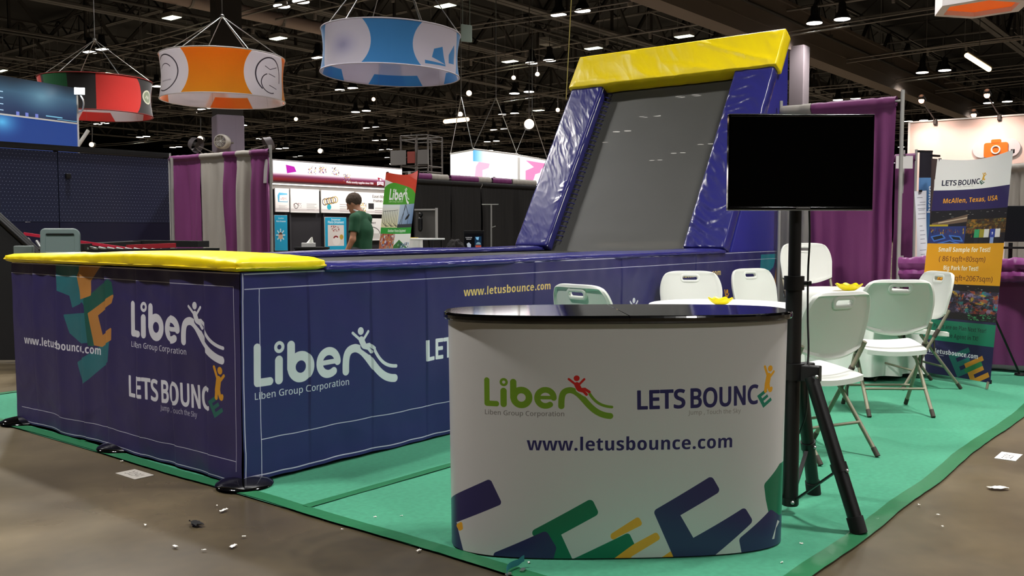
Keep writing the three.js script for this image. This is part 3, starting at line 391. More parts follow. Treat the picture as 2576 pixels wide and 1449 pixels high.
// ---------------------------------------------------------------- screen on its tripod
{
  const c = V(1.225, 0, -4.05), t = thing('tripod_stand', 'black steel tripod stand holding up the flat screen', 'stand', c);
  mesh('pole', [rod(V(0, 0.04, 0), V(0, 1.03, 0), 0.0345, 20), rod(V(0, 0.045, 0), V(0, 0.075, 0), 0.037, 20)], M.black, t); mesh('inner_pole', rod(V(0, 1.0, 0), V(0, 1.5, 0), 0.0265, 18), M.black, t);
  mesh('collar', [rod(V(0, 0.99, 0), V(0, 1.05, 0), 0.043, 20), rod(V(0.03, 1.02, 0.01), V(0.055, 1.02, 0.02), 0.009, 10), box(0.02, 0.02, 0.014, 0.058, 1.02, 0.022, 0.004)], M.black, t);
  mesh('leg_hub', [rod(V(0, 0.6, 0), V(0, 0.67, 0), 0.05, 20), ...[0.56, -0.57, Math.PI].map((a) => box(0.05, 0.07, 0.1, 0, 0, 0, 0.006).translate(0, 0.63, 0.07).rotateY(Math.PI / 2 - a))], M.black, t);
  const knuckle = [], ds = [[0.186, 0.273], [0.192, -0.28], [-0.33, 0]];
  for (const [x, z] of ds) {
    const d = V(x, 0, z).normalize(), p = d.clone().multiplyScalar(0.1).setY(0.62), q = d.clone().multiplyScalar(0.345).setY(0.03), l = mesh('leg', [rod(p, q, 0.029, 16)], M.black, t), m = p.clone().lerp(q, 0.62);
    mesh('rubber_foot', rod(p.clone().lerp(q, 0.93), d.clone().multiplyScalar(0.352).setY(0.008), 0.034, 16), M.blackMatte, l); mesh('bracket', rod(p.clone().lerp(q, 0.58), p.clone().lerp(q, 0.64), 0.034, 16), M.black, l);
    mesh('brace', bar(m, V(d.x * 0.03, 0.07, d.z * 0.03), 0.018, 0.008), M.black, t); knuckle.push(new THREE.SphereGeometry(0.008, 8, 6).translate(m.x + 0.02, m.y, m.z + 0.03), new THREE.SphereGeometry(0.008, 8, 6).translate(d.x * 0.11 + 0.0, 0.63, d.z * 0.11 + 0.045));
  }
  each('bolt', [...knuckle, new THREE.SphereGeometry(0.009, 8, 6).translate(0.0, 0.06, 0.036)], M.steel, t);
  mesh('mount', [box(0.2, 0.2, 0.02, 0.0, 1.52, 0.035, 0.004), box(0.06, 0.1, 0.05, 0, 1.5, 0.01)], M.black, t);
}
{
  const t = thing('flat_screen', 'switched-off black flat screen television on the tripod stand', 'television', V(1.218, 1.334, -3.975), 0.02), w = 0.616, h = 0.4;
  mesh('bezel', [box(w, 0.014, 0.03, 0, 0.007, 0, 0.004), box(w, 0.01, 0.03, 0, h - 0.005, 0, 0.003), box(0.01, h, 0.03, -w / 2 + 0.005, h / 2, 0, 0.003), box(0.01, h, 0.03, w / 2 - 0.005, h / 2, 0, 0.003)], M.blackGloss, t);
  mesh('screen', box(w - 0.016, h - 0.02, 0.006, 0, h / 2, 0.01), std(0x040404, 0.16), t); mesh('back_case', [box(w - 0.01, h - 0.01, 0.02, 0, h / 2, -0.015, 0.006), box(w * 0.6, h * 0.6, 0.025, 0, h * 0.45, -0.03, 0.01)], M.black, t); each('silver_edge', [box(w, 0.004, 0.026, 0, -0.001, 0), box(w, 0.002, 0.026, 0, h + 0.001, 0)], M.steel, t);
  mesh('maker_lettering', new THREE.PlaneGeometry(0.062, 0.01).translate(0.012, 0.0095, 0.0155), std(0xffffff, 0.5, { map: canvasTex(256, 40, (c, a, b) => { c.fillStyle = '#0a0a0a'; c.fillRect(0, 0, a, b); fit(c, 'CHANGHONG', 6, 33, 244, 24, 'bold', '#c9c9c9'); }) }), t);
}
{ const pts = [[2036, 530, 4.06], [2037, 600, 4.1], [2033, 680, 4.12], [2032, 800, 4.1], [2034, 880, 4.06], [2030, 950, 4.02], [2027, 1040, 4.05], [2010, 1090, 4.1], [1990, 1130, 4.15]].map(([x, y, d]) => at(x, y, d)); single('power_cable', tube(pts, 0.0045, 60, 6), M.black, 'thin black power cable hanging from the flat screen down to the tripod foot', 'cable'); }

// ---------------------------------------------------------------- folding chairs
function makeChair() {
  const o = new THREE.Group();
  const halfW = (t) => (t < 0.46 ? 0.238 + 0.026 * t : 0.25 - 0.085 * (1 - Math.sqrt(1 - ((t - 0.46) / 0.54) ** 2 * 0.995))), bendZ = (x) => 0.5 * x * x;
  const shell = new THREE.BoxGeometry(2, 2, 2, 30, 24, 1), P = shell.attributes.position;
  for (let i = 0; i < P.count; i++) { const u = P.getX(i), v = P.getY(i), s = P.getZ(i), t = (v + 1) / 2, w = halfW(t), x = u * w, y = mixn(0.01 - 0.055 * (1 - u * u), 0.345 - 0.012 * u ** 4, t), ed = Math.min((1 - Math.abs(u)) * w, (1 - Math.abs(v)) * 0.18), rim = 1 - smooth(ed, 0.012, 0.03), th = s > 0 ? 0.008 + 0.004 * rim - 0.006 * (1 - smooth(ed, 0, 0.008)) : -0.006 - 0.014 * rim + 0.010 * (1 - smooth(ed, 0, 0.009)); P.setXYZ(i, x, y, th + bendZ(x)); }
  shell.computeVertexNormals(); const cut = extrude(roundShape(0.13, 0.04, 0.018), 0.2).translate(0, 0.285, 0), ev = new Evaluator(); ev.useGroups = false;
  const A1 = new Brush(shell), A2 = new Brush(cut); A1.updateMatrixWorld(); A2.updateMatrixWorld();
  const holed = toCreasedNormals(ev.evaluate(A1, A2, SUBTRACTION).geometry, 0.7), lip = roundShape(0.15, 0.06, 0.027); lip.holes.push(new THREE.Path(roundShape(0.13, 0.04, 0.018).getPoints().reverse()));
  mesh('backrest', merge([holed, extrude(lip, 0.03, 0.006).translate(0, 0.285, -0.002)]).rotateX(-0.24).translate(0, 0.575, -0.135), M.chairPlastic, o);
  const seat = new THREE.BoxGeometry(2, 2, 2, 24, 1, 24), Q = seat.attributes.position;
  for (let i = 0; i < Q.count; i++) { const u = Q.getX(i), h = Q.getY(i), v = Q.getZ(i), cz = v > 0 ? Math.sqrt(1 - (0.62 * v) ** 4) : 1, cx = 1 - 0.05 * v * v, w = (0.222 + 0.008 * v) * cx, x = u * w * (v > 0 ? 1 - 0.14 * v ** 6 : 1 - 0.03 * v ** 8), z = v * 0.215 * (1 - 0.06 * u * u), ed = Math.min((1 - Math.abs(u)) * w, (1 - Math.abs(v)) * 0.215), y = 0.02 * v - 0.022 * smooth(v, 0.6, 1) + 0.35 * x * x - 0.008 * (1 - smooth(ed, 0, 0.016)) * Math.sign(h); Q.setXYZ(i, x, 0.44 + y + (h > 0 ? 0.014 : -0.02 - 0.012 * (1 - smooth(ed, 0.01, 0.03))), z + 0.025); }
  seat.computeVertexNormals(); mesh('seat', toCreasedNormals(seat, 0.8), M.chairPlastic, o);
  for (const s of [-1, 1]) {
    const l = mesh('front_leg', [rod(V(s * 0.232, 0.62, -0.15), V(s * 0.226, 0.45, -0.06), 0.0125, 10), rod(V(s * 0.226, 0.45, -0.06), V(s * 0.222, 0.02, 0.2), 0.0125, 10)], M.chairTube, o); mesh('foot_cap', rod(V(s * 0.222, 0.045, 0.185), V(s * 0.222, 0.003, 0.211), 0.0145, 10), M.rubber, l);
    const r = mesh('rear_leg', [rod(V(s * 0.2, 0.43, 0.06), V(s * 0.21, 0.02, -0.265), 0.0125, 10)], M.chairTube, o); mesh('foot_cap', rod(V(s * 0.2095, 0.045, -0.246), V(s * 0.21, 0.003, -0.278), 0.0145, 10), M.rubber, r);
    mesh('hinge', [bar(V(s * 0.228, 0.39, -0.035), V(s * 0.215, 0.3, -0.05), 0.006, 0.022), rod(V(s * 0.226, 0.47, -0.07), V(s * 0.225, 0.41, -0.035), 0.0165, 10)], M.rubber, o);
  }
  mesh('stretcher', rod(V(-0.22, 0.15, 0.125), V(0.22, 0.15, 0.125), 0.009, 8), M.chairTube, o); mesh('stretcher', rod(V(-0.21, 0.17, -0.15), V(0.21, 0.17, -0.15), 0.009, 8), M.chairTube, o);
  return o;
}
const face = (x, z) => Math.atan2(x, -z);                              // turn for a thing whose front is +z, to look along (x, depth z)
const chair0 = makeChair(); let nChair = 0;
function chair(x, d, fx, fd, label, y = 0.009) { const o = nChair++ ? chair0.clone() : chair0; o.name = numbered('folding_chair'); o.position.set(x, y, -d); o.rotation.set(0, face(fx, fd), 0); scene.add(o); tag(o, label, 'chair', 'white folding chairs round the two tables'); return o; }
chair(1.69, 5.2, -0.45, 0.89, 'white folding chair seen from behind, nearest to the tripod stand');
chair(2.585, 6.4, 0.02, 1, 'white folding chair seen from behind, pushed to the table beside the tall purple drape');
chair(3.21, 7.42, -0.95, -0.1, 'white folding chair side-on in front of the purple and yellow banner');
chair(1.43, 7.3, 0, -1, 'white folding chair facing out from behind the nearer round table');
chair(2.14, 7.82, 0.5, -0.86, 'white folding chair turned aside between the two round tables');
chair(0.55, 5.8, 0.74, 0.66, 'white folding chair just behind the left half of the printed counter');
chair(2.76, 8.58, 0.1, -1, 'white folding chair raised on a black case before the tall purple drape', 0.215);
{ const t = thing('equipment_case', 'low black equipment case under the raised folding chair', 'case', V(2.76, 0.008, -8.58), 0.1); mesh('body', box(0.72, 0.175, 0.68, 0, 0.0875, 0, 0.02), M.blackMatte, t); mesh('lid', box(0.73, 0.03, 0.69, 0, 0.189, 0, 0.01), M.black, t); each('latch', [box(0.06, 0.05, 0.01, -0.2, 0.16, 0.348), box(0.06, 0.05, 0.01, 0.2, 0.16, 0.348)], M.steel, t); }

// ---------------------------------------------------------------- round tables
function roundTable(x, d, R, label, clothLabel, s) {
  const t = thing('round_table', label, 'table', V(x, 0.008, -d), s), H = 0.712;
  mesh('tabletop', new THREE.CylinderGeometry(R - 0.01, R - 0.02, 0.03, 48).translate(0, H - 0.02, 0), M.white, t);
  for (let i = 0; i < 4; i++) { const a = i * Math.PI / 2 + 0.4; mesh('leg', [rod(V(Math.cos(a) * 0.26, H - 0.04, Math.sin(a) * 0.26), V(Math.cos(a) * 0.33, 0, Math.sin(a) * 0.33), 0.014, 8)], M.chairTube, t); }
  const c = thing('tablecloth', clothLabel, 'tablecloth', V(x, 0.008, -d), s), y0 = H + 0.004, drop = H - 0.05;
  mesh('cloth', sheet(200, 30, (u, v) => {
    const a = u * Math.PI * 2, top = 0.35; if (v < top) { const r = (R + 0.004) * Math.sin(Math.PI / 2 * (v / top)); return [Math.cos(a) * r, y0 + 0.0015 * nz(Math.cos(a) * r * 6, Math.sin(a) * r * 6, s), -Math.sin(a) * r]; }
    const q = (v - top) / (1 - top), w = Math.cos(a * 13 + 1.6 * nz(Math.cos(a) * 2, Math.sin(a) * 2, s * 3)) * 0.5 + Math.cos(a * 7 + s * 2) * 0.35, r = R + 0.008 + Math.min(q * 0.16, 0.012) + q * (0.03 + 0.075 * w) + 0.006 * nz(a * 9, q * 3, s);
    return [Math.cos(a) * r, y0 - 0.012 * smooth(q, 0, 0.05) - q * drop + 0.012 * q * nz(a * 4, 2, s), -Math.sin(a) * r];
  }), M.cloth, c);
}
roundTable(1.49, 6.58, 0.515, 'round folding table behind the printed counter', 'white cloth draped over the round table behind the printed counter', 0.3);
roundTable(2.98, 8.17, 0.53, 'round folding table before the tall purple drape', 'white cloth draped over the round table before the tall purple drape', 1.7);
function bowl(p, r, label, s) {
  const t = thing('bowl', label, 'bowl', p, s, 'yellow petal bowls on the tables'), prof = (q, a) => { const w = 0.5 + 0.5 * Math.cos(a * 8), e = smooth(q, 0.35, 1); return [r * (0.36 + 0.64 * q) * (1 + 0.10 * e * (w - 0.5)), 0.004 + r * 0.46 * q ** 1.5 * (1 + 0.28 * e * (w - 0.45))]; };
  const skin = (off, flip) => sheet(96, 10, (u, v) => { const a = u * Math.PI * 2, [R, y] = prof(v, a); return [Math.cos(a) * (R - off), y + off * 0.7, -Math.sin(a) * (R - off)]; }, flip);
  mesh('dish', [skin(0, false), skin(0.004, true), new THREE.CylinderGeometry(r * 0.36, r * 0.36, 0.004, 32).translate(0, 0.004, 0)], std(0xf6e400, 0.35), t);
}
bowl(V(1.455, 0.726, -6.5), 0.088, 'yellow petal-edged bowl on the table behind the printed counter', 0.2); bowl(V(2.89, 0.726, -8.0), 0.112, 'yellow petal-edged bowl on the table before the purple drape', 0.7);
// ---------------------------------------------------------------- banners on folding stands
function crowd(c, x, y, w, h, n, hues, s0) { seed = s0; for (let i = 0; i < n; i++) { const px = x + rnd(0.02, 0.94) * w, k = rnd(0.5, 1), ph = h * 0.5 * k, py = y + h - rnd(0, h * 0.45); c.globalAlpha = 0.85; c.fillStyle = hues[Math.floor(rnd(0, hues.length))]; c.beginPath(); c.ellipse(px + ph * 0.13, py - ph * 0.3, ph * 0.14, ph * 0.34, 0, 0, 7); c.fill(); c.fillStyle = '#6d4a36'; c.beginPath(); c.arc(px + ph * 0.13, py - ph * 0.7, ph * 0.09, 0, 7); c.fill(); } c.globalAlpha = 1; }
function darkHall(c, x, y, w, h, s0) { c.fillStyle = '#141016'; c.fillRect(x, y, w, h); seed = s0; for (let i = 0; i < 16; i++) { c.fillStyle = `rgba(240,238,225,${rnd(0.3, 0.95)})`; c.beginPath(); c.ellipse(x + rnd(0, w), y + rnd(0, h * 0.35), rnd(2, w * 0.022), rnd(1, 5), 0, 0, 7); c.fill(); } }
const blocks = (c, x, y, w, h, n, hues, s0) => { seed = s0; c.save(); c.beginPath(); c.rect(x, y, w, h); c.clip(); for (let i = 0; i < n * 3; i++) { c.fillStyle = hues[Math.floor(rnd(0, hues.length))]; c.globalAlpha = rnd(0.5, 1); const px = x + rnd(0, w), py = y + rnd(0, h), a = rnd(w * 0.008, w * 0.06), b = rnd(h * 0.02, h * 0.11), q = rnd(-0.6, 0.6); c.beginPath(); if (i % 3) c.ellipse(px, py, a, b, q, 0, 7); else { c.moveTo(px, py); c.lineTo(px + a * 2, py + b * q); c.lineTo(px + a * 1.7, py + b * 1.6); c.lineTo(px - a * 0.3, py + b); } c.fill(); } c.restore(); };
const bounceArt = canvasTex(745, 2048, (c, w, h) => {
  c.fillStyle = '#f1efec'; c.fillRect(0, 0, w, h); const NV = '#2b2058';
  bounceLogo(c, w * 0.09, h * 0.127, w * 0.56, '#1d1c33', '#dba62c', '#2f5b4c', '#b9b2ac');
  c.fillStyle = NV; c.fillRect(0, h * 0.15, w, h * 0.26); fit(c, 'McAllen, Texas, USA', w * 0.13, h * 0.212, w * 0.72, h * 0.022, 'bold', '#f0a51e');
  const y0 = h * 0.247, y1 = h * 0.4, m = w * 0.47; darkHall(c, 0, y0, w, y1 - y0, 5);
  poly(c, [[20, y0 + 120], [m, y0 + 40], [m, y0 + 110], [20, y0 + 150]], '#6f5a4a'); poly(c, [[80, y0 + 112], [m, y0 + 66], [m, y0 + 76], [80, y0 + 122]], '#cbb79c'); c.fillStyle = '#b9a21f'; c.fillRect(0, y0 + 132, m * 0.5, 18); c.fillStyle = '#27346f'; c.fillRect(0, y0 + 150, m, y1 - y0 - 150);
  crowd(c, 0, y0 + 140, m, 90, 34, ['#2b2140', '#5b2b40', '#3a4a86', '#20222e', '#8a5a3a', '#caa21f'], 9);
  for (const q of [[[30, 250], [130, 228], [160, 262], [60, 290]], [[200, 238], [300, 250], [330, 290], [240, 280]], [[100, y1 - y0], [210, 285], [300, y1 - y0]]]) { poly(c, q.map(([a, b]) => [a, y0 + b]), '#1b1d24'); c.strokeStyle = '#3f6fc4'; c.lineWidth = 12; c.beginPath(); q.forEach(([a, b], i) => (i ? c.lineTo(a, y0 + b) : c.moveTo(a, y0 + b))); c.closePath(); c.stroke(); }
  c.fillStyle = '#4b3514'; c.fillRect(m, y0 + 90, w - m, 130); blocks(c, m, y0 + 90, w - m, 110, 60, ['#8a6a1d', '#3d2a16', '#6f4a1a', '#4f5a3a', '#a0701a', '#2a1c14'], 12); crowd(c, m, y0 + 150, w - m, 110, 40, ['#3a2418', '#6a4020', '#9a5a20', '#57381f'], 15);
  for (const [px, col, leg] of [[0.62, '#2f9a62', '#20202a'], [0.69, '#9a8f2a', '#1b1b20'], [0.75, '#d9d7d2', '#18181c'], [0.83, '#2b3f9a', '#8aa0d0'], [0.9, '#dedad6', '#1b1b20']]) { const X = px * w; c.fillStyle = leg; c.fillRect(X - 18, y1 - 60, 36, 60); c.fillStyle = col; c.fillRect(X - 25, y1 - 130, 50, 76); c.fillStyle = '#3a2a20'; c.beginPath(); c.arc(X, y1 - 142, 14, 0, 7); c.fill(); }
  fit(c, '9', w * 0.83 - 7, y1 - 78, 14, 24, 'bold', '#fff');
  c.fillStyle = '#e3a013'; c.fillRect(0, h * 0.4, w, h * 0.185); const T = (s, y, x0, x1, hh, col, b = 'bold') => fit(c, s, w * x0, h * y, w * (x1 - x0), h * hh, b, col);
  T('Small Sample for Test!', 0.438, 0.15, 0.83, 0.021, '#fbf3dc'); T('( 861sqft=80sqm)', 0.482, 0.17, 0.78, 0.023, '#4a1420', ''); T('Big Park for Test!', 0.522, 0.24, 0.7, 0.02, '#fbf3dc'); T('( 22249sqft=2067sqm)', 0.568, 0.1, 0.9, 0.023, '#4a1420', '');
  darkHall(c, 0, h * 0.585, w, h * 0.16, 21); c.fillStyle = '#3a3540'; c.fillRect(0, h * 0.615, w, h * 0.05); blocks(c, 0, h * 0.612, w, h * 0.1, 120, ['#7a3a4a', '#4a5a8a', '#c9a12a', '#2a8a8a', '#b04a2a', '#8a7a9a', '#3a2a3a', '#23203a', '#23203a'], 31); blocks(c, 0, h * 0.63, w * 0.35, h * 0.08, 30, ['#e0b020', '#6aa030', '#d0802a', '#3a9a9a'], 33); blocks(c, w * 0.35, h * 0.62, w * 0.3, h * 0.1, 30, ['#2a2238', '#3b3048', '#211b2c'], 34); blocks(c, w * 0.6, h * 0.71, w * 0.38, h * 0.03, 20, ['#3aa060', '#2a8a50', '#58b878'], 37);
  c.fillStyle = '#1f1c4c'; c.fillRect(0, h * 0.742, w, h * 0.26); c.fillStyle = '#0f7f62'; c.fillRect(0, h * 0.752, w, h * 0.095); T('10 Parks are on Plan Next Year!', 0.79, 0.12, 0.88, 0.019, '#0c3d35'); T('Liben Sole Agent in TX!', 0.828, 0.16, 0.78, 0.019, '#0c3d35');
  const E = (x, y, k, col) => { c.save(); c.translate(w * x, h * y); c.rotate(-0.5); c.fillStyle = col; for (const q of [[-0.5, -0.5, 0.26, 1], [-0.5, -0.5, 1, 0.22], [-0.5, -0.11, 0.85, 0.22], [-0.5, 0.28, 1, 0.22]]) c.fillRect(q[0] * k, q[1] * k, q[2] * k, q[3] * k); c.restore(); }; E(0.6, 0.93, 210, '#1d6b66'); E(0.8, 0.955, 200, '#d0892a'); c.fillStyle = '#2b7a4a'; c.save(); c.translate(w * 0.74, h * 0.945); c.rotate(-0.5); c.fillRect(-90, -20, 190, 44); c.restore();
  T('www.letusbounce.com', 0.906, 0.05, 0.8, 0.021, '#f1eff5'); c.fillStyle = '#e8e6f0'; c.fillRect(w * 0.05, h * 0.913, w * 0.3, 3);
});
const slideArt = canvasTex(512, 1536, (c, w, h) => {
  c.fillStyle = '#f4f2ee'; c.fillRect(0, 0, w, h); const GRN = '#4fa62b', L = h / 0.5, Y = (v) => v * h;   // upper part traced, the rest continues the same layout
  c.fillStyle = '#d8432a'; c.fillRect(0, 0, w, Y(0.14)); c.fillStyle = '#f4f2ee'; c.beginPath(); c.ellipse(w * 0.1, Y(0.1), w * 0.5, Y(0.05), 0.2, 0, 7); c.fill();
  c.fillStyle = GRN; c.beginPath(); c.moveTo(0, Y(0.09)); c.quadraticCurveTo(w * 0.15, Y(0.045), w * 0.3, Y(0.055)); c.quadraticCurveTo(w * 0.8, Y(0.08), w, Y(0.135)); c.lineTo(w, Y(0.19)); c.lineTo(0, Y(0.19)); c.closePath(); c.fill();
  c.save(); c.translate(w * 0.14, Y(0.083)); c.scale(1, 1.5); slideLogo(c, 0, 0, w * 0.62, '#fbfbf8', '#fbfbf8', null, GRN); c.restore(); fit(c, 'Liben Group Corporation', w * 0.14, Y(0.177), w * 0.4, 17, '', '#d9ecca');
  const g = c.createLinearGradient(0, Y(0.19), 0, Y(0.325)); g.addColorStop(0, '#f2f4f8'); g.addColorStop(1, '#e5dcae'); c.fillStyle = g; c.fillRect(0, Y(0.19), w * 0.46, Y(0.135)); c.strokeStyle = '#23211f'; c.lineWidth = 4; for (let i = 0; i < 9; i++) { const x = 20 + i * 24; c.beginPath(); c.moveTo(x, Y(0.225)); c.lineTo(x - 4, Y(0.295 + (i % 3) * 0.012)); c.lineTo(x + 40, Y(0.315)); c.stroke(); } c.lineWidth = 3; c.beginPath(); c.moveTo(20, Y(0.23)); c.lineTo(220, Y(0.222)); c.stroke();
  const s = c.createLinearGradient(w * 0.46, Y(0.19), w, Y(0.325)); s.addColorStop(0, '#c9d6e8'); s.addColorStop(1, '#5c7ba6'); c.fillStyle = s; c.fillRect(w * 0.46, Y(0.19), w * 0.54, Y(0.135)); c.strokeStyle = '#16171c'; c.lineWidth = 7; for (const [a, b, d, e] of [[0.5, 0.32, 0.68, 0.19], [0.58, 0.32, 0.64, 0.19], [0.66, 0.195, 0.82, 0.26], [0.82, 0.24, 0.8, 0.32]]) { c.beginPath(); c.moveTo(w * a, Y(b)); c.lineTo(w * d, Y(e)); c.stroke(); } c.fillStyle = '#17181e'; c.beginPath(); c.ellipse(w * 0.78, Y(0.265), 44, 14, -0.5, 0, 7); c.fill(); c.fillStyle = '#3c4048'; c.fillRect(w * 0.46, Y(0.305), w * 0.54, Y(0.02));
  c.fillStyle = '#35a13a'; c.fillRect(0, Y(0.325), w, Y(0.036)); fit(c, 'Outdoor Fitness Equipment', w * 0.2, Y(0.351), w * 0.58, 24, 'bold', '#eef7ea');
  c.fillStyle = '#b46a4a'; c.fillRect(0, Y(0.361), w * 0.42, Y(0.13)); blocks(c, 0, Y(0.361), w * 0.42, Y(0.12), 50, ['#e07a2a', '#7ac0d8', '#d8d0e0', '#8a2a3a', '#5a6aa0', '#e8e4e0', '#d0a080'], 41); poly(c, [[w * 0.42, Y(0.43)], [w * 0.58, Y(0.395)], [w * 0.98, Y(0.45)], [w * 0.98, Y(0.49)], [w * 0.42, Y(0.49)]], '#3b7a3a'); blocks(c, w * 0.56, Y(0.41), w * 0.4, Y(0.08), 40, ['#4a6aa8', '#2a3a60', '#8aa0c8', '#20262f', '#e4e8ee'], 44); poly(c, [[w * 0.42, Y(0.46)], [w * 0.62, Y(0.505)], [w * 0.42, Y(0.505)]], '#f4f2ee');
  c.fillStyle = '#35a13a'; c.fillRect(0, Y(0.5), w, Y(0.036)); blocks(c, 0, Y(0.54), w, Y(0.25), 90, ['#4fa62b', '#7ab8d8', '#d8432a', '#e8e4dc', '#4a5a3a', '#c8b080'], 47); c.fillStyle = GRN; c.fillRect(0, Y(0.82), w, Y(0.18)); fit(c, 'www.letusbounce.com', w * 0.14, Y(0.9), w * 0.72, 34, 'bold', '#f4f8f0');
});
function banner(label, art, tl, tr, bl, br, lean) {                   // four corners of the printed sheet
  const t = thing('display_banner', label, 'banner', V(0, 0, 0)), mid = (u, v) => { const a = tl.clone().lerp(tr, u), b = bl.clone().lerp(br, u); return b.lerp(a, v); };
  const n = V().crossVectors(V().subVectors(br, bl), V().subVectors(tl, bl)).normalize(), back = n.clone().multiplyScalar(-1);
  mesh('printed_sheet', sheet(20, 50, (u, v) => { const p = mid(u, v).addScaledVector(back, 0.05 * Math.sin(Math.PI * u) * (0.4 + 0.6 * Math.abs(v - 0.5) * 2)); p.y -= 0.03 * Math.sin(Math.PI * u) * smooth(v, 0.8, 1); return [p.x, p.y, p.z]; }), std(0xffffff, 0.5, { map: art }), t);
  const hub = mid(0.5, 0.48).addScaledVector(back, 0.16), arms = [[0.02, 0.995], [0.98, 0.995], [0.02, 0.005], [0.98, 0.005]].map(([u, v]) => mid(u, v).addScaledVector(back, 0.015));
  for (const a of arms) mesh('arm', rod(hub, a, 0.008, 8), M.black, t); mesh('hub', new THREE.SphereGeometry(0.035, 12, 8).translate(hub.x, hub.y, hub.z), M.black, t);
  const foot = hub.clone().addScaledVector(back.clone().setY(0).normalize(), lean).setY(0.012); mesh('rear_leg', [rod(hub, foot, 0.009, 8), new THREE.CylinderGeometry(0.04, 0.045, 0.015, 12).translate(foot.x, 0.018, foot.z)], M.black, t);
  for (const a of [arms[2], arms[3]]) mesh('front_foot', rod(a.clone().addScaledVector(n, 0.02), V(a.x, 0.01, a.z).addScaledVector(n, 0.035), 0.01, 8), M.chairTube, t);
  each('corner_clip', arms.map((a) => box(0.02, 0.03, 0.02, a.x, a.y, a.z)), M.black, t); return t;
}
banner('tall white, purple and yellow banner about a trampoline park, beside the low purple drape', bounceArt, at(2358, 400, 7.98), at(2549, 376, 7.32), at(2296, 931, 7.85), at(2491, 964, 7.2), 0.62);
banner('red and green banner with a white slide logo, standing behind the trampoline base', slideArt, at(971, 433, 10.1), at(1052, 428, 9.72), at(931, 862, 9.98), at(1000, 870, 9.6), 0.4);

// ---------------------------------------------------------------- pipe and drape
const turnOf = (P, Q) => Math.atan2(-(Q.z - P.z), Q.x - P.x);
function drape(label, cat, P, Q, yTop, yBot, mat, o = {}) {            // hangs from a rail, gathered in pleats
  const L = P.distanceTo(Q), t = thing('drape', label, cat, P.clone().setY(0), turnOf(P, Q)), s0 = o.s ?? P.x * 3, f = o.f ?? 9, A = o.A ?? 0.03, pocket = o.pocket ?? 0.09, full = o.full ?? (() => 1);
  mesh('cloth', sheet(Math.ceil(L / 0.018), 26, (u, v) => {
    const s = u * L, y = v < 0.6 ? mixn(yBot, yTop - pocket * 1.6, v / 0.6) : mixn(yTop - pocket * 1.6, yTop, (v - 0.6) / 0.4), d = yTop - y, k = d < pocket ? 0.25 : 0.25 + 0.75 * smooth(d, pocket, 0.6), q = full(u);
    const w = Math.sin(s * f * 2.2 * (1 + 0.1 * nz(s * 2, s0)) + 2.5 * nz(s * 1.6, y * 0.25, s0)) + 0.45 * Math.sin(s * f * 5.1 + 3 * nz(s * 3, y * 0.3, s0 + 5));
    return [s + 0.01 * nz(y * 2, s * 3, s0), y + (v === 1 ? 0.006 * nz(s * 14, s0) : 0), A * k * q * w + (d < pocket ? 0.036 * Math.sqrt(1 - ((d - pocket / 2) / (pocket / 2)) ** 2 * 0.999) : 0.006 * nz(s * 20, y * 2)) ];
  }), mat, t);
  if (o.back !== false) mesh('rail_pocket', sheet(Math.ceil(L / 0.05), 6, (u, v) => [u * L, yTop - v * pocket, -0.036 * Math.sin(Math.PI * v)]), mat, t);
  return t;
}
function railFrame(label, P, Q, posts, y, r = 0.02) {
  const t = thing('pipe_stand', label, 'frame', V(0, 0, 0)); for (const u of posts) { const p = P.clone().lerp(Q, u).setY(0); mesh('post', rod(V(p.x, 0.01, p.z), V(p.x, y + 0.03, p.z), r * 1.2, 12), M.silver, t); mesh('base_plate', box(0.4, 0.012, 0.4, p.x, 0.02, p.z, 0.004), M.silver, t); }
  mesh('rail', rod(P.clone().setY(y - 0.065), Q.clone().setY(y - 0.065), r * 0.7, 10), M.silver, t); return t;
}
{ // tall drape at the back of the booth
  const H1 = 2.47, P = ab(2.52, 6.36), Q = ab(1.385, 6.36), S = (px) => P.clone().lerp(Q, wallHit(px, 400, P, Q)[0] / P.distanceTo(Q));
  railFrame('silver pipe frame of the tall purple drape behind the chairs', P, Q.clone().addScaledVector(AX, -0.02), [0, 1], H1 + 0.02, 0.015);
  drape('tall grey drape between the bounce wall and the purple drape', 'drape', P, S(2040), H1, 0.05, M.greyDrape, { A: 0.018, f: 11 });
  drape('tall purple drape behind the flat screen and the chairs', 'drape', S(2040), S(2253), H1, 0.05, M.plum, { A: 0.05, f: 8, full: (u) => 0.12 + 0.9 * smooth(u, 0.72, 0.82) + 0.25 * Math.exp(-(((u - 0.08) / 0.05) ** 2)) });
}
{ // low drape beside it, ruffled at the top
  const P = ab(1.36, 6.42), Q = ab(-1.3, 6.42), t = drape('low purple drape with a double ruffled top, behind the tall banner', 'drape', P, Q, 0.9, 0.075, M.plum, { A: 0.028, f: 8, s: 2 }); railFrame('silver pipe frame holding the low purple drape', P, Q, [0, 1], 0.98, 0.018);
  for (const [y, r] of [[0.955, 0.055], [0.86, 0.05]]) mesh('ruffle', sheet(240, 12, (u, v) => { const a = v * Math.PI * 2, s = u * P.distanceTo(Q), k = r * (1 + 0.32 * nz(s * 9, Math.cos(a), y * 9) + 0.2 * nz(s * 22, Math.sin(a) * 1.5, y)); return [s, y + 0.04 * nz(s * 0.8, y) + Math.sin(a) * k, 0.05 + Math.cos(a) * k * 0.7]; }), std(0x86367c, 0.4, { bumpMap: cloned(weave, 4, 4), bumpScale: 0.001 }), t);
  const pl = ab(0.2, 6.75); const c = thing('plinth', 'low white plinth peeping out under the low purple drape', 'plinth', pl, YAW + Math.PI / 2); mesh('body', box(2.4, 0.12, 0.4, 0, 0.07, 0, 0.02), M.white, c); mesh('top_board', box(2.44, 0.02, 0.44, 0, 0.14, 0, 0.006), M.white, c);
}
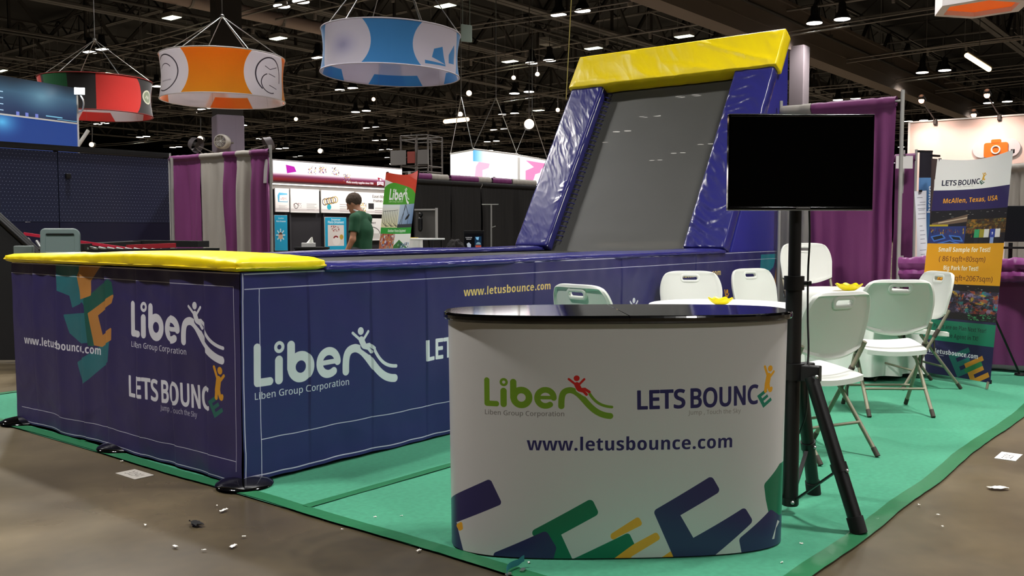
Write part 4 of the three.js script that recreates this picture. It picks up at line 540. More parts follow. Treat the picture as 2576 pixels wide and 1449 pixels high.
{ // purple and grey drape behind the base, at left
  const Q = at(682, 500, 14.0).setY(0), P = at(429, 500, 15.5).setY(0), H1 = 2.46, L = P.distanceTo(Q), S = (px) => P.clone().lerp(Q, wallHit(px, 500, P, Q)[0] / L);
  railFrame('silver pipe frame of the striped purple and grey drape at left', P, Q, [0, 1], H1 + 0.02, 0.02);
  const px = [430, 505, 568, 597, 633, 680], lab = ['leftmost wide purple panel of the striped drape beside the dark panel wall', 'wide grey panel of the striped drape, left of the narrow purple one', 'narrow purple panel between the two grey panels of the striped drape', 'narrow grey panel of the striped drape with bright folds', 'purple panel at the right end of the striped drape, by its silver post'];
  for (let i = 0; i < 5; i++) drape(lab[i], 'drape', S(px[i] - (i ? 2 : 0)), S(px[i + 1] + 2), H1, 0.05, i % 2 ? M.greyDrape : M.plum, { A: i < 2 ? 0.03 : 0.055, f: i < 2 ? 5 : 7, s: i * 4.1 });
}
// ---------------------------------------------------------------- photo gift stand
{
  const P = at(660, 500, 14.15).setY(0), Q = at(988, 500, 16.35).setY(0), L = P.distanceTo(Q), rot = turnOf(P, Q), place = (s, h, out) => P.clone().lerp(Q, s / L).add(V(Math.sin(rot) * out, h, Math.cos(rot) * out));
  const w = thing('stand_wall', 'dark back wall of the photo gift stand with a lit header', 'wall', P.clone(), rot), wh = 2.3;
  mesh('panel', box(L, 1.97, 0.06, L / 2, 0.985, -0.05), std(0x26242a, 0.75), w); mesh('grey_rail', box(L, 0.075, 0.03, L / 2, 1.905, 0.0, 0.004), std(0x9b9794, 0.5), w); each('upright', [0.02, 0.52, 1.2, 1.98, L - 0.02].map((s) => box(0.03, 1.9, 0.03, s, 0.95, -0.008)), std(0x47464b, 0.5, { metalness: 0.4 }), w);
  const header = canvasTex(1024, 150, (c, a, b) => {
    c.fillStyle = '#fffdfc'; c.fillRect(0, 0, a, b); const g = c.createLinearGradient(0, b * 0.55, 0, b); g.addColorStop(0, 'rgba(140,50,90,0)'); g.addColorStop(0.35, '#7a2f52'); g.addColorStop(0.72, '#7a1414'); g.addColorStop(1, '#2a0f1c'); c.fillStyle = g; c.fillRect(0, b * 0.55, a, b * 0.45);
    poly(c, [[90, 25], [150, 35], [165, 70], [98, 85]], '#b81fa8'); for (const [x, y, s] of [[250, 45, 3], [330, 40, 5], [430, 45, 3], [520, 88, 6]]) blocks(c, x, y - 25, 60, 60, s * 6, ['#b03a3a', '#e0b02a', '#5a2a7a', '#33231f', '#d8d0e0'], x); fit(c, 'Photo novelty supplies since 1950', 545, 132, 225, 16, 'bold', '#fff'); c.translate(-120, 0); c.fillStyle = '#b01f3a'; c.beginPath(); c.arc(948, 80, 20, 0.2, 3.4); c.fill(); c.fillStyle = '#fff'; c.beginPath(); c.arc(952, 92, 9, 0, 7); c.fill(); poly(c, [[922, 108], [978, 108], [978, 138], [950, 128], [922, 138]], '#fff'); fit(c, 'pvq', 930, 124, 40, 14, 'bold', '#a03a6a'); c.translate(120, 0);
  });
  mesh('header_box', [box(L, 0.36, 0.3, L / 2, 2.125, 0.09, 0.01)], std(0xb8b2b2, 0.4, { metalness: 0.3 }), w); mesh('lit_header', new THREE.PlaneGeometry(L - 0.03, 0.32).translate(L / 2, 2.125, 0.2415), new THREE.MeshStandardMaterial({ color: 0x222222, emissive: 0xffffff, emissiveMap: header, emissiveIntensity: 1.15, roughness: 0.4 }), w);
  { const l = new THREE.RectAreaLight(0xfff4ee, 1.2, L, 0.32); l.position.copy(place(L / 2, 2.125, 0.26)); l.lookAt(place(L / 2, 2.0, 3)); scene.add(l); }
  mesh('added_down_light', box(L - 0.1, 0.012, 0.05, L / 2, 1.938, 0.2), glow(0xfff6ee, 2.5), w);  // added glowing strip, no known fitting here; brightens the posters below
  { const l = new THREE.RectAreaLight(0xfff6ee, 16, L - 0.1, 0.05); l.position.copy(place(L / 2, 1.925, 0.2)); l.lookAt(place(L / 2, 1.0, 0.02)); scene.add(l); }  // light of the added strip, thrown down onto the posters
  function poster(label, x0, y0, x1, y1, draw, out = 0.025) {
    const [s0, h0] = wallHit(x0, y0, P, Q), [s1, h1] = wallHit(x1, y1, P, Q), ww = s1 - s0, hh = h0 - wallHit(x0, y1 - (x1 - x0) * 0.03, P, Q)[1], t = thing('poster', label, 'poster', place((s0 + s1) / 2, h0 - hh / 2, out), rot);
    mesh('board', box(ww, hh, 0.02, 0, 0, 0, 0.003), M.white, t); mesh('print', new THREE.PlaneGeometry(ww - 0.006, hh - 0.006).translate(0, 0, 0.0115), std(0xffffff, 0.5, { map: canvasTex(256, Math.round(256 * hh / ww), draw) }), t);
  }
  const paper = (c, a, b) => { c.fillStyle = '#fbf9f8'; c.fillRect(0, 0, a, b); c.fillStyle = 'rgba(205,195,195,0.55)'; c.fillRect(0, b * 0.84, a, b * 0.1); }, line = (c, x, y, w2, n) => { c.fillStyle = '#b6aeae'; for (let i = 0; i < n; i++) c.fillRect(x, y + i * 13, w2 * (i % 2 ? 0.8 : 1), 4); };
  poster('white poster with a blue photo frame, first in the upper row of the gift stand', 688, 473, 724.5, 534, (c, a, b) => { paper(c, a, b); poly(c, [[40, 100], [70, 60], [220, 70], [230, 200], [50, 200]], '#59b4dc'); poly(c, [[80, 100], [225, 90], [226, 190], [70, 190]], '#f6f4f8'); blocks(c, 100, 130, 110, 40, 14, ['#a8352a', '#702a2a', '#c8645a'], 51); line(c, 60, 250, 150, 5); });
  poster('white poster with small round ornaments, second in the upper row', 727, 474, 800, 537, (c, a, b) => { paper(c, a, b); c.strokeStyle = '#40322f'; c.lineWidth = 4; c.beginPath(); c.arc(45, b * 0.72, 18, 0, 7); c.stroke(); blocks(c, 24, b * 0.6, 70, b * 0.2, 14, ['#7a2a2a', '#3a2a2a', '#c8b8b0'], 53); line(c, 140, b * 0.62, 90, 4); });
  poster('white poster with gold rings and a turquoise ball, third in the upper row', 804, 478, 888, 538, (c, a, b) => { paper(c, a, b); c.lineWidth = 5; for (let i = 0; i < 6; i++) { c.strokeStyle = i % 2 ? '#b99a4a' : '#55473f'; c.beginPath(); c.arc(26 + i * 16, b * 0.52 - i * 3, 18, 0, 7); c.stroke(); } c.fillStyle = '#2fb0c6'; c.beginPath(); c.arc(58, b * 0.74, 16, 0, 7); c.fill(); line(c, 140, b * 0.6, 90, 5); });
  poster('white poster about magnetic photo frames, fourth in the upper row', 891, 483, 972, 541, (c, a, b) => { paper(c, a, b); fit(c, 'Easel-Mag', 130, 30, 110, 18, 'bold', '#2a2626'); fit(c, 'Frames', 138, 54, 76, 16, 'bold', '#2a2626'); c.fillStyle = '#2a2a2e'; c.fillRect(98, 62, 44, 34); blocks(c, 30, 60, 50, 80, 24, ['#3a2f2a', '#d0a080', '#e0c040', '#222', '#d8c8b8'], 57); line(c, 150, b * 0.7, 80, 3); });
  poster('grey white poster of an opener, partly hidden behind the man', 905, 549, 957, 607, (c, a, b) => { paper(c, a, b); fit(c, 'Opener', 60, 50, 120, 22, 'bold', '#2a2626'); c.strokeStyle = '#6a6664'; c.lineWidth = 8; c.beginPath(); c.ellipse(150, b * 0.6, 80, 40, 0.2, 0, 7); c.stroke(); c.fillStyle = '#d8d4d2'; c.fillRect(80, b * 0.68, 150, 40); });
  const blue = (name, big) => (c, a, b) => { c.fillStyle = '#17a8d4'; c.fillRect(0, 0, a, b); fit(c, name, a * 0.28, b * 0.1, a * 0.44, 20, 'bold', '#dff4fb'); fit(c, 'Photo Ornament', a * 0.12, b * 0.19, a * 0.76, 24, 'bold', '#eefaff'); if (big) { c.fillStyle = '#e9e2de'; c.fillRect(a * 0.12, b * 0.23, a * 0.76, b * 0.64); blocks(c, a * 0.26, b * 0.24, a * 0.4, b * 0.2, 16, ['#8a1f22', '#a8352a', '#cfc0ba', '#701a1a'], 61); c.fillStyle = '#f4efec'; c.beginPath(); c.arc(a * 0.52, b * 0.7, a * 0.18, 0, 7); c.fill(); c.strokeStyle = '#8a1f22'; c.lineWidth = 14; c.beginPath(); c.arc(a * 0.5, b * 0.68, a * 0.12, 3.6, 5.6); c.stroke(); c.fillStyle = '#c9a640'; c.beginPath(); c.arc(a * 0.76, b * 0.6, a * 0.09, 0, 7); c.fill(); } else { c.strokeStyle = 'rgba(230,246,252,0.9)'; c.lineWidth = 22; for (let i = 0; i < 8; i++) { const q = i * Math.PI / 4; c.beginPath(); c.moveTo(a * 0.45, b * 0.56); c.lineTo(a * (0.45 + 0.36 * Math.cos(q)), b * 0.56 + a * 0.4 * Math.sin(q)); c.stroke(); } c.fillStyle = '#d8b49c'; c.beginPath(); c.arc(a * 0.45, b * 0.6, a * 0.18, 0, 7); c.fill(); c.fillStyle = '#5a3a2c'; c.beginPath(); c.arc(a * 0.45, b * 0.55, a * 0.15, 3.2, 6.2); c.fill(); } };
  poster('turquoise poster of a snowflake photo ornament at the left of the gift stand', 686, 541, 720, 632, blue('Snowflake', 0), 0.03); poster('turquoise poster of a snowman photo ornament beside the man', 813, 546, 868, 632, blue('Snowman', 1), 0.03);
  const cp = at(784, 625, 13.6); const ct = thing('round_counter', 'low dark round counter before the photo gift stand', 'counter', V(cp.x, 0, cp.z)); mesh('top', new THREE.CylinderGeometry(0.26, 0.26, 0.03, 40).scale(1, 1, 0.8).translate(0, 0.985, 0), M.black, ct); mesh('body', new THREE.CylinderGeometry(0.24, 0.24, 0.96, 40).scale(1, 1, 0.8).translate(0, 0.485, 0), M.blackMatte, ct);
  const tb = thing('tissue_box', 'white tissue box with a tissue sticking out on the dark round counter', 'tissue box', V(cp.x - 0.04, 1.0, cp.z + 0.02), 0.2); mesh('carton', box(0.2, 0.06, 0.11, 0, 0.03, 0, 0.004), M.white, tb); mesh('tissue', sheet(10, 8, (u, v) => [0.02 + (u - 0.5) * 0.1 * (1 - v * 0.8) + 0.03 * v, 0.06 + 0.085 * v, 0.02 * Math.sin(u * 7) * (1 - v)]), M.cloth, tb);
}
// ---------------------------------------------------------------- black drape wall and what stands before it
{
  const P = at(1030, 500, 16.75).setY(0), Q = at(1420, 500, 20.2).setY(0), H1 = 2.23, L = P.distanceTo(Q), S = (px) => P.clone().lerp(Q, wallHit(px, 500, P, Q)[0] / L), n = V(-(Q.z - P.z), 0, Q.x - P.x).normalize();
  railFrame('silver pipe frame of the black drape wall', P, Q, [0, 0.5, 1], H1 + 0.03, 0.02);
  const px = [1030, 1126, 1200, 1284, 1418], lab = ['black drape left of the seated person, next to the green banner', 'black drape directly behind the seated person', 'black drape behind the thin silver floor stand', 'black drape at the left edge of the bounce wall'];
  for (let i = 0; i < 4; i++) drape(lab[i], 'drape', S(px[i]).addScaledVector(n, 0.1), S(px[i + 1]).addScaledVector(n, 0.1), H1 - 0.07, 0.05, M.blackDrape, { A: 0.03, f: 2.2, s: 20 + i * 3, back: false, full: (u) => 0.6 + 1.2 * Math.exp(-(((u - 0.05) / 0.1) ** 2)) });
  const c = [[1042, 1082], [1083, 1124], [1130, 1200], [1200, 1232], [1235, 1282], [1285, 1345]], cm = [M.plum, M.greyDrape, M.plum, M.greyDrape, M.plum, M.greyDrape], cl = ['short purple drape end folded over the rail right of the green banner', 'short grey drape end folded over the rail above the black drape', 'short wide purple drape end folded over the rail below the white hanging cube', 'short grey drape end folded over the rail, third from the bounce wall', 'short purple drape end folded over the rail, second from the bounce wall', 'short grey drape end folded over the rail, next to the bounce wall'];
  c.forEach(([a, b], i) => drape(cl[i], 'drape', S(a).addScaledVector(n, 0.02), S(b).addScaledVector(n, 0.02), H1 + 0.04, H1 - 0.25, cm[i], { A: 0.02, f: 10, s: i * 2.7, pocket: 0.12 }));
}
{ const p = at(1062, 560, 11.6), t = thing('easel_board', 'grey glossy display board leaning behind the green banner', 'display board', V(p.x, 0, p.z), -0.5); mesh('board', box(0.3, 0.36, 0.02, 0, 1.33, 0, 0.004).rotateX(-0.06), std(0x4c4a48, 0.3), t); each('frame_bar', [box(0.32, 0.02, 0.03, 0, 1.5, -0.08), box(0.02, 0.38, 0.03, 0.16, 1.33, -0.08)], M.silver, t); each('leg', [rod(V(-0.12, 0.01, 0), V(-0.1, 1.45, -0.1), 0.012), rod(V(0.12, 0.01, 0), V(0.1, 1.45, -0.1), 0.012), rod(V(0, 0.01, -0.4), V(0, 1.3, -0.1), 0.012)], M.black, t); mesh('figure_print', [new THREE.CapsuleGeometry(0.03, 0.12, 3, 8).translate(-0.07, 1.32, -0.062), new THREE.SphereGeometry(0.03, 10, 8).translate(-0.07, 1.44, -0.07)], M.black, t); }
{ const p = at(1052, 600, 11.2), t = thing('brochure_table', 'small white-topped table behind the green banner', 'table', V(p.x, 0, p.z), -0.6); mesh('tabletop', box(0.5, 0.02, 0.4, 0, 1.14, 0, 0.004), M.white, t); mesh('skirt', sheet(20, 6, (u, v) => [(u - 0.5) * 0.5, 1.13 - v * 0.14 - 0.04 * u * v, 0.205 + 0.01 * Math.sin(u * 20)]), M.white, t); each('leg', [[-0.22, -0.17], [0.22, -0.17], [-0.22, 0.17], [0.22, 0.17]].map(([x, z]) => rod(V(x, 0.01, z), V(x, 1.13, z), 0.013)), M.black, t);
  single('leaflet', box(0.1, 0.006, 0.07, 0, 0, 0).translate(p.x - 0.05, 1.155, p.z + 0.02), std(0xd8c23a, 0.6), 'yellow leaflet lying on the small white-topped table', 'leaflet'); }
{ const p = at(1192, 600, 12.5), t = thing('display_monitor', 'dark display monitor with two small lit pictures behind the trampoline base', 'monitor', V(p.x, 0, p.z), 0.05); mesh('case', box(0.27, 0.24, 0.03, 0, 1.12, 0, 0.006), M.black, t); mesh('stand', [rod(V(0, 0.01, -0.03), V(0, 1.05, -0.03), 0.02), new THREE.CylinderGeometry(0.16, 0.18, 0.03, 24).translate(0, 0.02, -0.03)], M.black, t); mesh('screen', new THREE.PlaneGeometry(0.25, 0.2).translate(0, 1.1, 0.0165), new THREE.MeshStandardMaterial({ color: 0x020202, emissive: 0xffffff, emissiveIntensity: 0.7, roughness: 0.3, emissiveMap: canvasTex(256, 205, (c, a, b) => { c.fillStyle = '#050507'; c.fillRect(0, 0, a, b); fit(c, 'ILLUMINATED', 14, 62, 90, 14, 'bold', '#d8d8d8'); fit(c, 'DISPLAYS', 26, 84, 66, 12, 'bold', '#d8d8d8'); poly(c, [[30, 140], [60, 120], [90, 150], [86, 190], [40, 185]], '#b8c0cc'); c.fillStyle = '#17324a'; c.fillRect(140, 40, 92, 150); poly(c, [[150, 50], [200, 46], [190, 90], [165, 84]], '#8ac8f0'); c.fillStyle = '#7a9aa8'; c.beginPath(); c.arc(190, 150, 34, 3.14, 6.28); c.fill(); c.fillStyle = '#b8503a'; c.fillRect(150, 160, 78, 30); }) }), t); }
{ const p = at(1236, 560, 13), t = thing('floor_stand', 'thin silver T-topped floor stand before the black drape', 'stand', V(p.x, 0, p.z)); mesh('pole', rod(V(0, 0.02, 0), V(0, 1.6, 0), 0.01, 8), M.silver, t); each('cross_arm', [rod(V(-0.13, 1.6, 0), V(0.1, 1.6, 0), 0.006), rod(V(0, 1.28, 0), V(0.06, 1.3, 0), 0.006)], M.silver, t); mesh('base', new THREE.CylinderGeometry(0.16, 0.18, 0.02, 24).translate(0, 0.015, 0), M.black, t); }
// ---------------------------------------------------------------- hanging ring signs
function ringSign(label, c, R, h, outer, inner, roll, apex, col) {
  const t = thing('hanging_ring_sign', label, 'hanging sign', c); t.rotation.set(0, Math.atan2(-c.x, -c.z), roll);
  const wall = (r, map, flip) => mesh(flip ? 'inner_fabric' : 'outer_fabric', sheet(96, 6, (u, v) => { const a = u * Math.PI * 2, q = r - 0.035 * R * Math.sin(Math.PI * v); return [Math.sin(a) * q, (v - 0.5) * h, Math.cos(a) * q]; }, flip), new THREE.MeshPhysicalMaterial({ map, roughness: 1, side: THREE.DoubleSide, transmission: 0.4, thickness: 0 }), t);
  wall(R, outer, false); wall(R - 0.02, inner, true);
  for (const y of [-0.5, 0.5]) mesh('rim', new THREE.TorusGeometry(R, 0.014, 8, 96).rotateX(Math.PI / 2).translate(0, y * h, 0), std(col, 0.6), t);
  const cab = []; for (let i = 0; i < 6; i++) { const a = i * Math.PI / 3 + 0.4; cab.push(rod(V(Math.sin(a) * R, h / 2, Math.cos(a) * R), V(0, apex, 0), 0.011, 5)); } cab.push(rod(V(0, apex, 0), V(0, 12.4 - c.y, 0), 0.012, 5)); each('suspension_cable', cab, M.steel, t); mesh('swivel', new THREE.SphereGeometry(0.05, 8, 6).translate(0, apex, 0), M.steel, t); return t;
}
const U = (deg, w) => ((deg + 360) % 360) / 360 * w;                   // degrees from the side facing us, turning to the right, as a place on the print
{
  const hem = (bg, col, list) => canvasTex(1024, 128, (c, w, h) => { c.fillStyle = bg; c.fillRect(0, 0, w, h); for (const [a, b] of list) poly(c, [[U(a, w), h], [U(b, w), h], [U(b, w) - 14, h * 0.74], [U(a, w) + 14, h * 0.74]], col); c.fillStyle = 'rgba(150,140,150,0.25)'; for (let i = 0; i < 6; i++) c.fillRect(i * w / 6 + 30, 0, 2, h); });
  // u = 0 faces us; the sheet's u runs to the right from there
  ringSign('orange and white hanging ring sign with grey curved logos', at(561, 200, 21.3), 1.36, 0.96, canvasTex(2048, 300, (c, w, h) => {
    c.fillStyle = '#f7860c'; c.fillRect(0, 0, w, h); const g = c.createLinearGradient(0, 0, 0, h); g.addColorStop(0, '#f07c08'); g.addColorStop(1, '#f8a416'); c.fillStyle = g; c.fillRect(0, 0, w, h);
    for (const d of [47, 148, 220, 300]) { const x = U(d, w), rx = w * 0.078; c.fillStyle = '#f4f1f4'; c.beginPath(); c.ellipse(x, h / 2, rx, h * 0.72, 0, 0, 7); c.fill(); c.strokeStyle = '#3a3540'; c.lineWidth = 8; c.beginPath(); if (d === 47) { c.ellipse(x + 8, h * 0.5, rx * 0.62, h * 0.4, 0, 2.2, 6.6); c.stroke(); c.lineWidth = 4; c.beginPath(); c.moveTo(x - 30, h * 0.3); c.lineTo(x + 10, h * 0.36); c.lineTo(x + 70, h * 0.28); c.moveTo(x, h * 0.46); c.lineTo(x + 60, h * 0.5); c.moveTo(x, h * 0.72); c.lineTo(x + 64, h * 0.78); c.stroke(); c.lineWidth = 6; c.beginPath(); c.ellipse(x + 8, h * 0.68, rx * 0.4, h * 0.22, 0, 1.2, 4.4); c.stroke(); } else { c.ellipse(x - 30, h * 0.5, rx * 0.75, h * 0.4, 0, -2.2, 2.0); c.stroke(); c.lineWidth = 5; c.beginPath(); c.ellipse(x - 30, h * 0.46, rx * 0.4, h * 0.16, 0, 3.6, 5.8); c.stroke(); c.fillStyle = '#8a8490'; for (let i = 0; i < 12; i++) c.fillRect(x - 70 + i * 9, h * 0.66, 4, 9); } }
  }), hem('#efe9ee', '#f07c1a', [[150, 193], [243, 275], [88, 100]]), -0.005, 1.4, 0xf3eef0);
  ringSign('blue and white hanging ring sign with a faint grey panel and two blue patches', at(983, 137, 19.2), 1.4, 0.84, canvasTex(2048, 300, (c, w, h) => {
    c.fillStyle = '#3d8fd0'; c.fillRect(0, 0, w, h);
    for (const d of [46, 143, 218, 316]) { const x = U(d, w); c.fillStyle = '#dcd6e2'; c.beginPath(); c.ellipse(x, h / 2, w * 0.078, h * 0.74, 0, 0, 7); c.fill(); if (d === 316) { const g = c.createRadialGradient(x + 10, h * 0.55, 10, x + 10, h * 0.55, 110); g.addColorStop(0, 'rgba(165,160,195,0.9)'); g.addColorStop(1, 'rgba(205,200,220,0)'); c.fillStyle = g; c.fillRect(x - 110, h * 0.15, 230, h * 0.75); } if (d === 46) { poly(c, [[x - 60, h * 0.75], [x - 46, h * 0.55], [x + 10, h * 0.46], [x + 26, h * 0.86]], '#3d8fd0'); poly(c, [[x + 62, h * 0.6], [x + 118, h * 0.32], [x + 128, h * 0.5], [x + 112, h * 0.78], [x + 56, h * 0.8]], '#3d8fd0'); poly(c, [[x - 100, h * 0.84], [x + 26, h * 0.86], [x + 26, h * 0.9], [x - 100, h * 0.92]], '#3d8fd0'); } }
  }), hem('#d8d2e0', '#3d8fd0', [[150, 200], [225, 262], [95, 125]]), -0.03, 2.3, 0xd8d2e0);
  ringSign('black and red hanging ring sign behind the blue lit banner', at(242, 247, 24.6), 1.38, 0.9, canvasTex(2048, 300, (c, w, h) => {
    c.fillStyle = '#1c1617'; c.fillRect(0, 0, w, h); for (const d of [22, 112, 202]) { c.fillStyle = '#d8281f'; c.beginPath(); c.ellipse(U(d, w), h / 2, w * 0.085, h * 0.7, 0, 0, 7); c.fill(); } c.fillStyle = '#d8281f'; c.fillRect(U(274, w), 0, 110, h); c.fillStyle = '#0f6b3a'; c.fillRect(U(298, w), 0, 190, h); for (const d of [66, 156]) { c.fillStyle = '#dfe0c8'; c.beginPath(); c.ellipse(U(d, w), h * 0.48, 62, h * 0.2, 0, 0, 7); c.fill(); c.fillStyle = '#8f9a7a'; c.beginPath(); c.ellipse(U(d, w), h * 0.48, 48, h * 0.155, 0, 0, 7); c.fill(); c.strokeStyle = '#e9e8d8'; c.lineWidth = 6; c.beginPath(); c.moveTo(U(d, w) - 26, h * 0.52); c.lineTo(U(d, w) - 10, h * 0.44); c.lineTo(U(d, w), h * 0.53); c.lineTo(U(d, w) + 12, h * 0.44); c.lineTo(U(d, w) + 26, h * 0.52); c.stroke(); }
  }), hem('#e0cfd2', '#d8281f', [[95, 122], [160, 200], [222, 250]]), 0, 1.5, 0x7a1a18);
}
{ // white and orange hexagonal sign, upper right
  const t = thing('hanging_hex_sign', 'white hanging sign with a glowing orange underside at the top right', 'hanging sign', at(2468, 14, 14)), rr = 0.66, hex = (r) => { const s = new THREE.Shape(); for (let i = 0; i < 6; i++) { const a = i * Math.PI / 3 + 0.25; i ? s.lineTo(Math.cos(a) * r, Math.sin(a) * r) : s.moveTo(Math.cos(a) * r, Math.sin(a) * r); } s.closePath(); return s; };
  const o = hex(rr); o.holes.push(new THREE.Path(hex(rr * 0.82).getPoints().reverse())); mesh('frame', [extrude(o, 0.5, 0.006).rotateX(-Math.PI / 2).translate(0, 0.2, 0)], std(0xe6dfdf, 0.6), t); mesh('orange_panel', extrude(hex(rr * 0.83), 0.02).rotateX(-Math.PI / 2).translate(0, 0.03, 0), std(0xf06a10, 0.6, { emissive: 0xf06010, emissiveIntensity: 0.35 }), t);
  each('suspension_cable', [0, 2, 4].map((i) => rod(V(Math.cos(i * 1.05) * 0.6, 0.44, Math.sin(i * 1.05) * 0.6), V(0, 2.4, 0), 0.01, 5)).concat(rod(V(0, 2.4, 0), V(0, 12.4 - t.position.y, 0), 0.01, 5)), M.steel, t);
}
// backlit white fabric signs beyond the black drape
function litBox(label, faces, art, k) { const t = thing('lit_fabric_sign', label, 'hanging sign', V(0, 0, 0)); faces.forEach(([a, b, y0, y1], i) => { const d = V().subVectors(b, a), n = V(-d.z, 0, d.x).normalize(), L = d.length(); const g = sheet(4, 4, (u, v) => { const p = a.clone().lerp(b, u); return [p.x, mixn(y1, y0, v), p.z]; }); mesh('lit_face', g, new THREE.MeshStandardMaterial({ color: 0x333333, emissive: 0xffffff, emissiveMap: art[i], emissiveIntensity: k, side: THREE.DoubleSide }), t); const l = new THREE.RectAreaLight(0xfff4f2, 0.8, L, y0 - y1); l.position.copy(a.clone().lerp(b, 0.5)).setY((y0 + y1) / 2).addScaledVector(n, 0.05); l.lookAt(l.position.clone().add(n)); scene.add(l); });
  const cab = [], rails = []; faces.forEach(([a, b, y0, y1]) => { for (const p of [a, b]) cab.push(rod(V(p.x, y0, p.z), V((a.x + b.x) / 2, y0 + 1.8, (a.z + b.z) / 2), 0.015, 5)); cab.push(rod(V((a.x + b.x) / 2, y0 + 1.8, (a.z + b.z) / 2), V((a.x + b.x) / 2, 12.4, (a.z + b.z) / 2), 0.012, 5)); for (const y of [y0, y1]) rails.push(rod(V(a.x, y, a.z), V(b.x, y, b.z), 0.03, 6)); }); each('suspension_cable', cab, M.steel, t); each('rail', rails, M.white, t); each('rear_face', faces.map(([a, b, y0, y1]) => sheet(2, 2, (u, v) => { const p = a.clone().lerp(b, u).add(V(0.1, 0, -1.4)); return [p.x, mixn(y1, y0, v), p.z]; })), M.white, t); }
{
  const a = at(1133, 400, 32), b = at(1190, 400, 30.4), c = at(1302, 400, 32.6);
  const face1 = canvasTex(128, 128, (x, w, h) => { x.fillStyle = '#fffef6'; x.fillRect(0, 0, w, h); x.fillStyle = '#e6e2f4'; x.beginPath(); x.arc(w * 0.5, h * 0.25, 7, 0, 7); x.fill(); }), face2 = canvasTex(256, 160, (x, w, h) => { x.fillStyle = '#fffefe'; x.fillRect(0, 0, w, h); const g = x.createLinearGradient(0, 0, w * 0.3, 0); g.addColorStop(0, '#4f9fe0'); g.addColorStop(1, '#fff'); x.fillStyle = g; x.fillRect(0, 0, w * 0.3, h * 0.36); poly(x, [[w * 0.12, h * 0.36], [w * 0.36, h * 0.38], [w * 0.3, h * 0.7], [w * 0.2, h], [w * 0.02, h], [w * 0.06, h * 0.5]], '#f0a6bd'); poly(x, [[w * 0.2, h * 0.6], [w * 0.36, h * 0.5], [w * 0.2, h * 0.95]], '#fbe4ea'); });
  litBox('large glowing white hanging sign with a blue corner and pink shape', [[a, b, at(1190, 381, 31).y, at(1190, 462, 31).y], [b, c, at(1190, 379, 31).y, at(1190, 462, 31).y]], [face1, face2], 1.5);
  const d = at(1296, 420, 37), e = at(1378, 425, 40); litBox('second glowing white hanging sign with pink arrow, by the edge of the bounce wall', [[d, e, at(1300, 394, 38).y, at(1300, 470, 38).y]], [canvasTex(192, 128, (x, w, h) => { x.fillStyle = '#fffefe'; x.fillRect(0, 0, w, h); poly(x, [[w * 0.3, 16], [w * 0.9, 16], [w * 0.92, 50], [w * 0.6, 70], [w * 0.5, h * 0.9], [w * 0.3, h * 0.9], [w * 0.3, 60], [w * 0.55, 40]], '#e87aa8'); x.fillStyle = '#fbd6e2'; x.beginPath(); x.ellipse(w * 0.82, h * 0.5, 14, 26, 0.2, 0, 7); x.fill(); })], 1.5);
}
{ // grey frame tower beyond the green banner
  const t = thing('frame_tower', 'grey metal frame tower with panels beyond the green banner', 'scaffold', at(1062, 578, 33).setY(0), -0.4), s = [], b = [], w = 0.53, y1 = 4.5; for (const x of [-w, 0.1, w]) for (const z of [-w, w]) s.push(rod(V(x, 0, z), V(x, y1, z), 0.03, 6)); for (const y of [3.25, 3.45, y1, y1 - 0.15]) for (const z of [-w, w]) { b.push(rod(V(-w, y, z), V(w, y, z), 0.022, 5)); b.push(rod(V(z, y, -w), V(z, y, w), 0.022, 5)); } for (let i = 0; i < 5; i++) b.push(rod(V(-w + i * 0.22, 2.7, w), V(-w + (i + 1) * 0.22, 3.25, w), 0.015, 5));
  const tw = std(0x5f5a57, 0.6); each('upright', s, tw, t); each('cross_rail', b, tw, t); each('grey_panel', [box(0.6, 0.5, 0.04, -0.62, 3.75, 0.57), box(0.4, 0.5, 0.04, 0.36, 3.75, 0.57)], std(0x6d6a68, 0.7), t); mesh('red_panel', box(0.3, 0.4, 0.03, -0.1, 3.75, 0.57), std(0x8c3a30, 0.7), t);
}
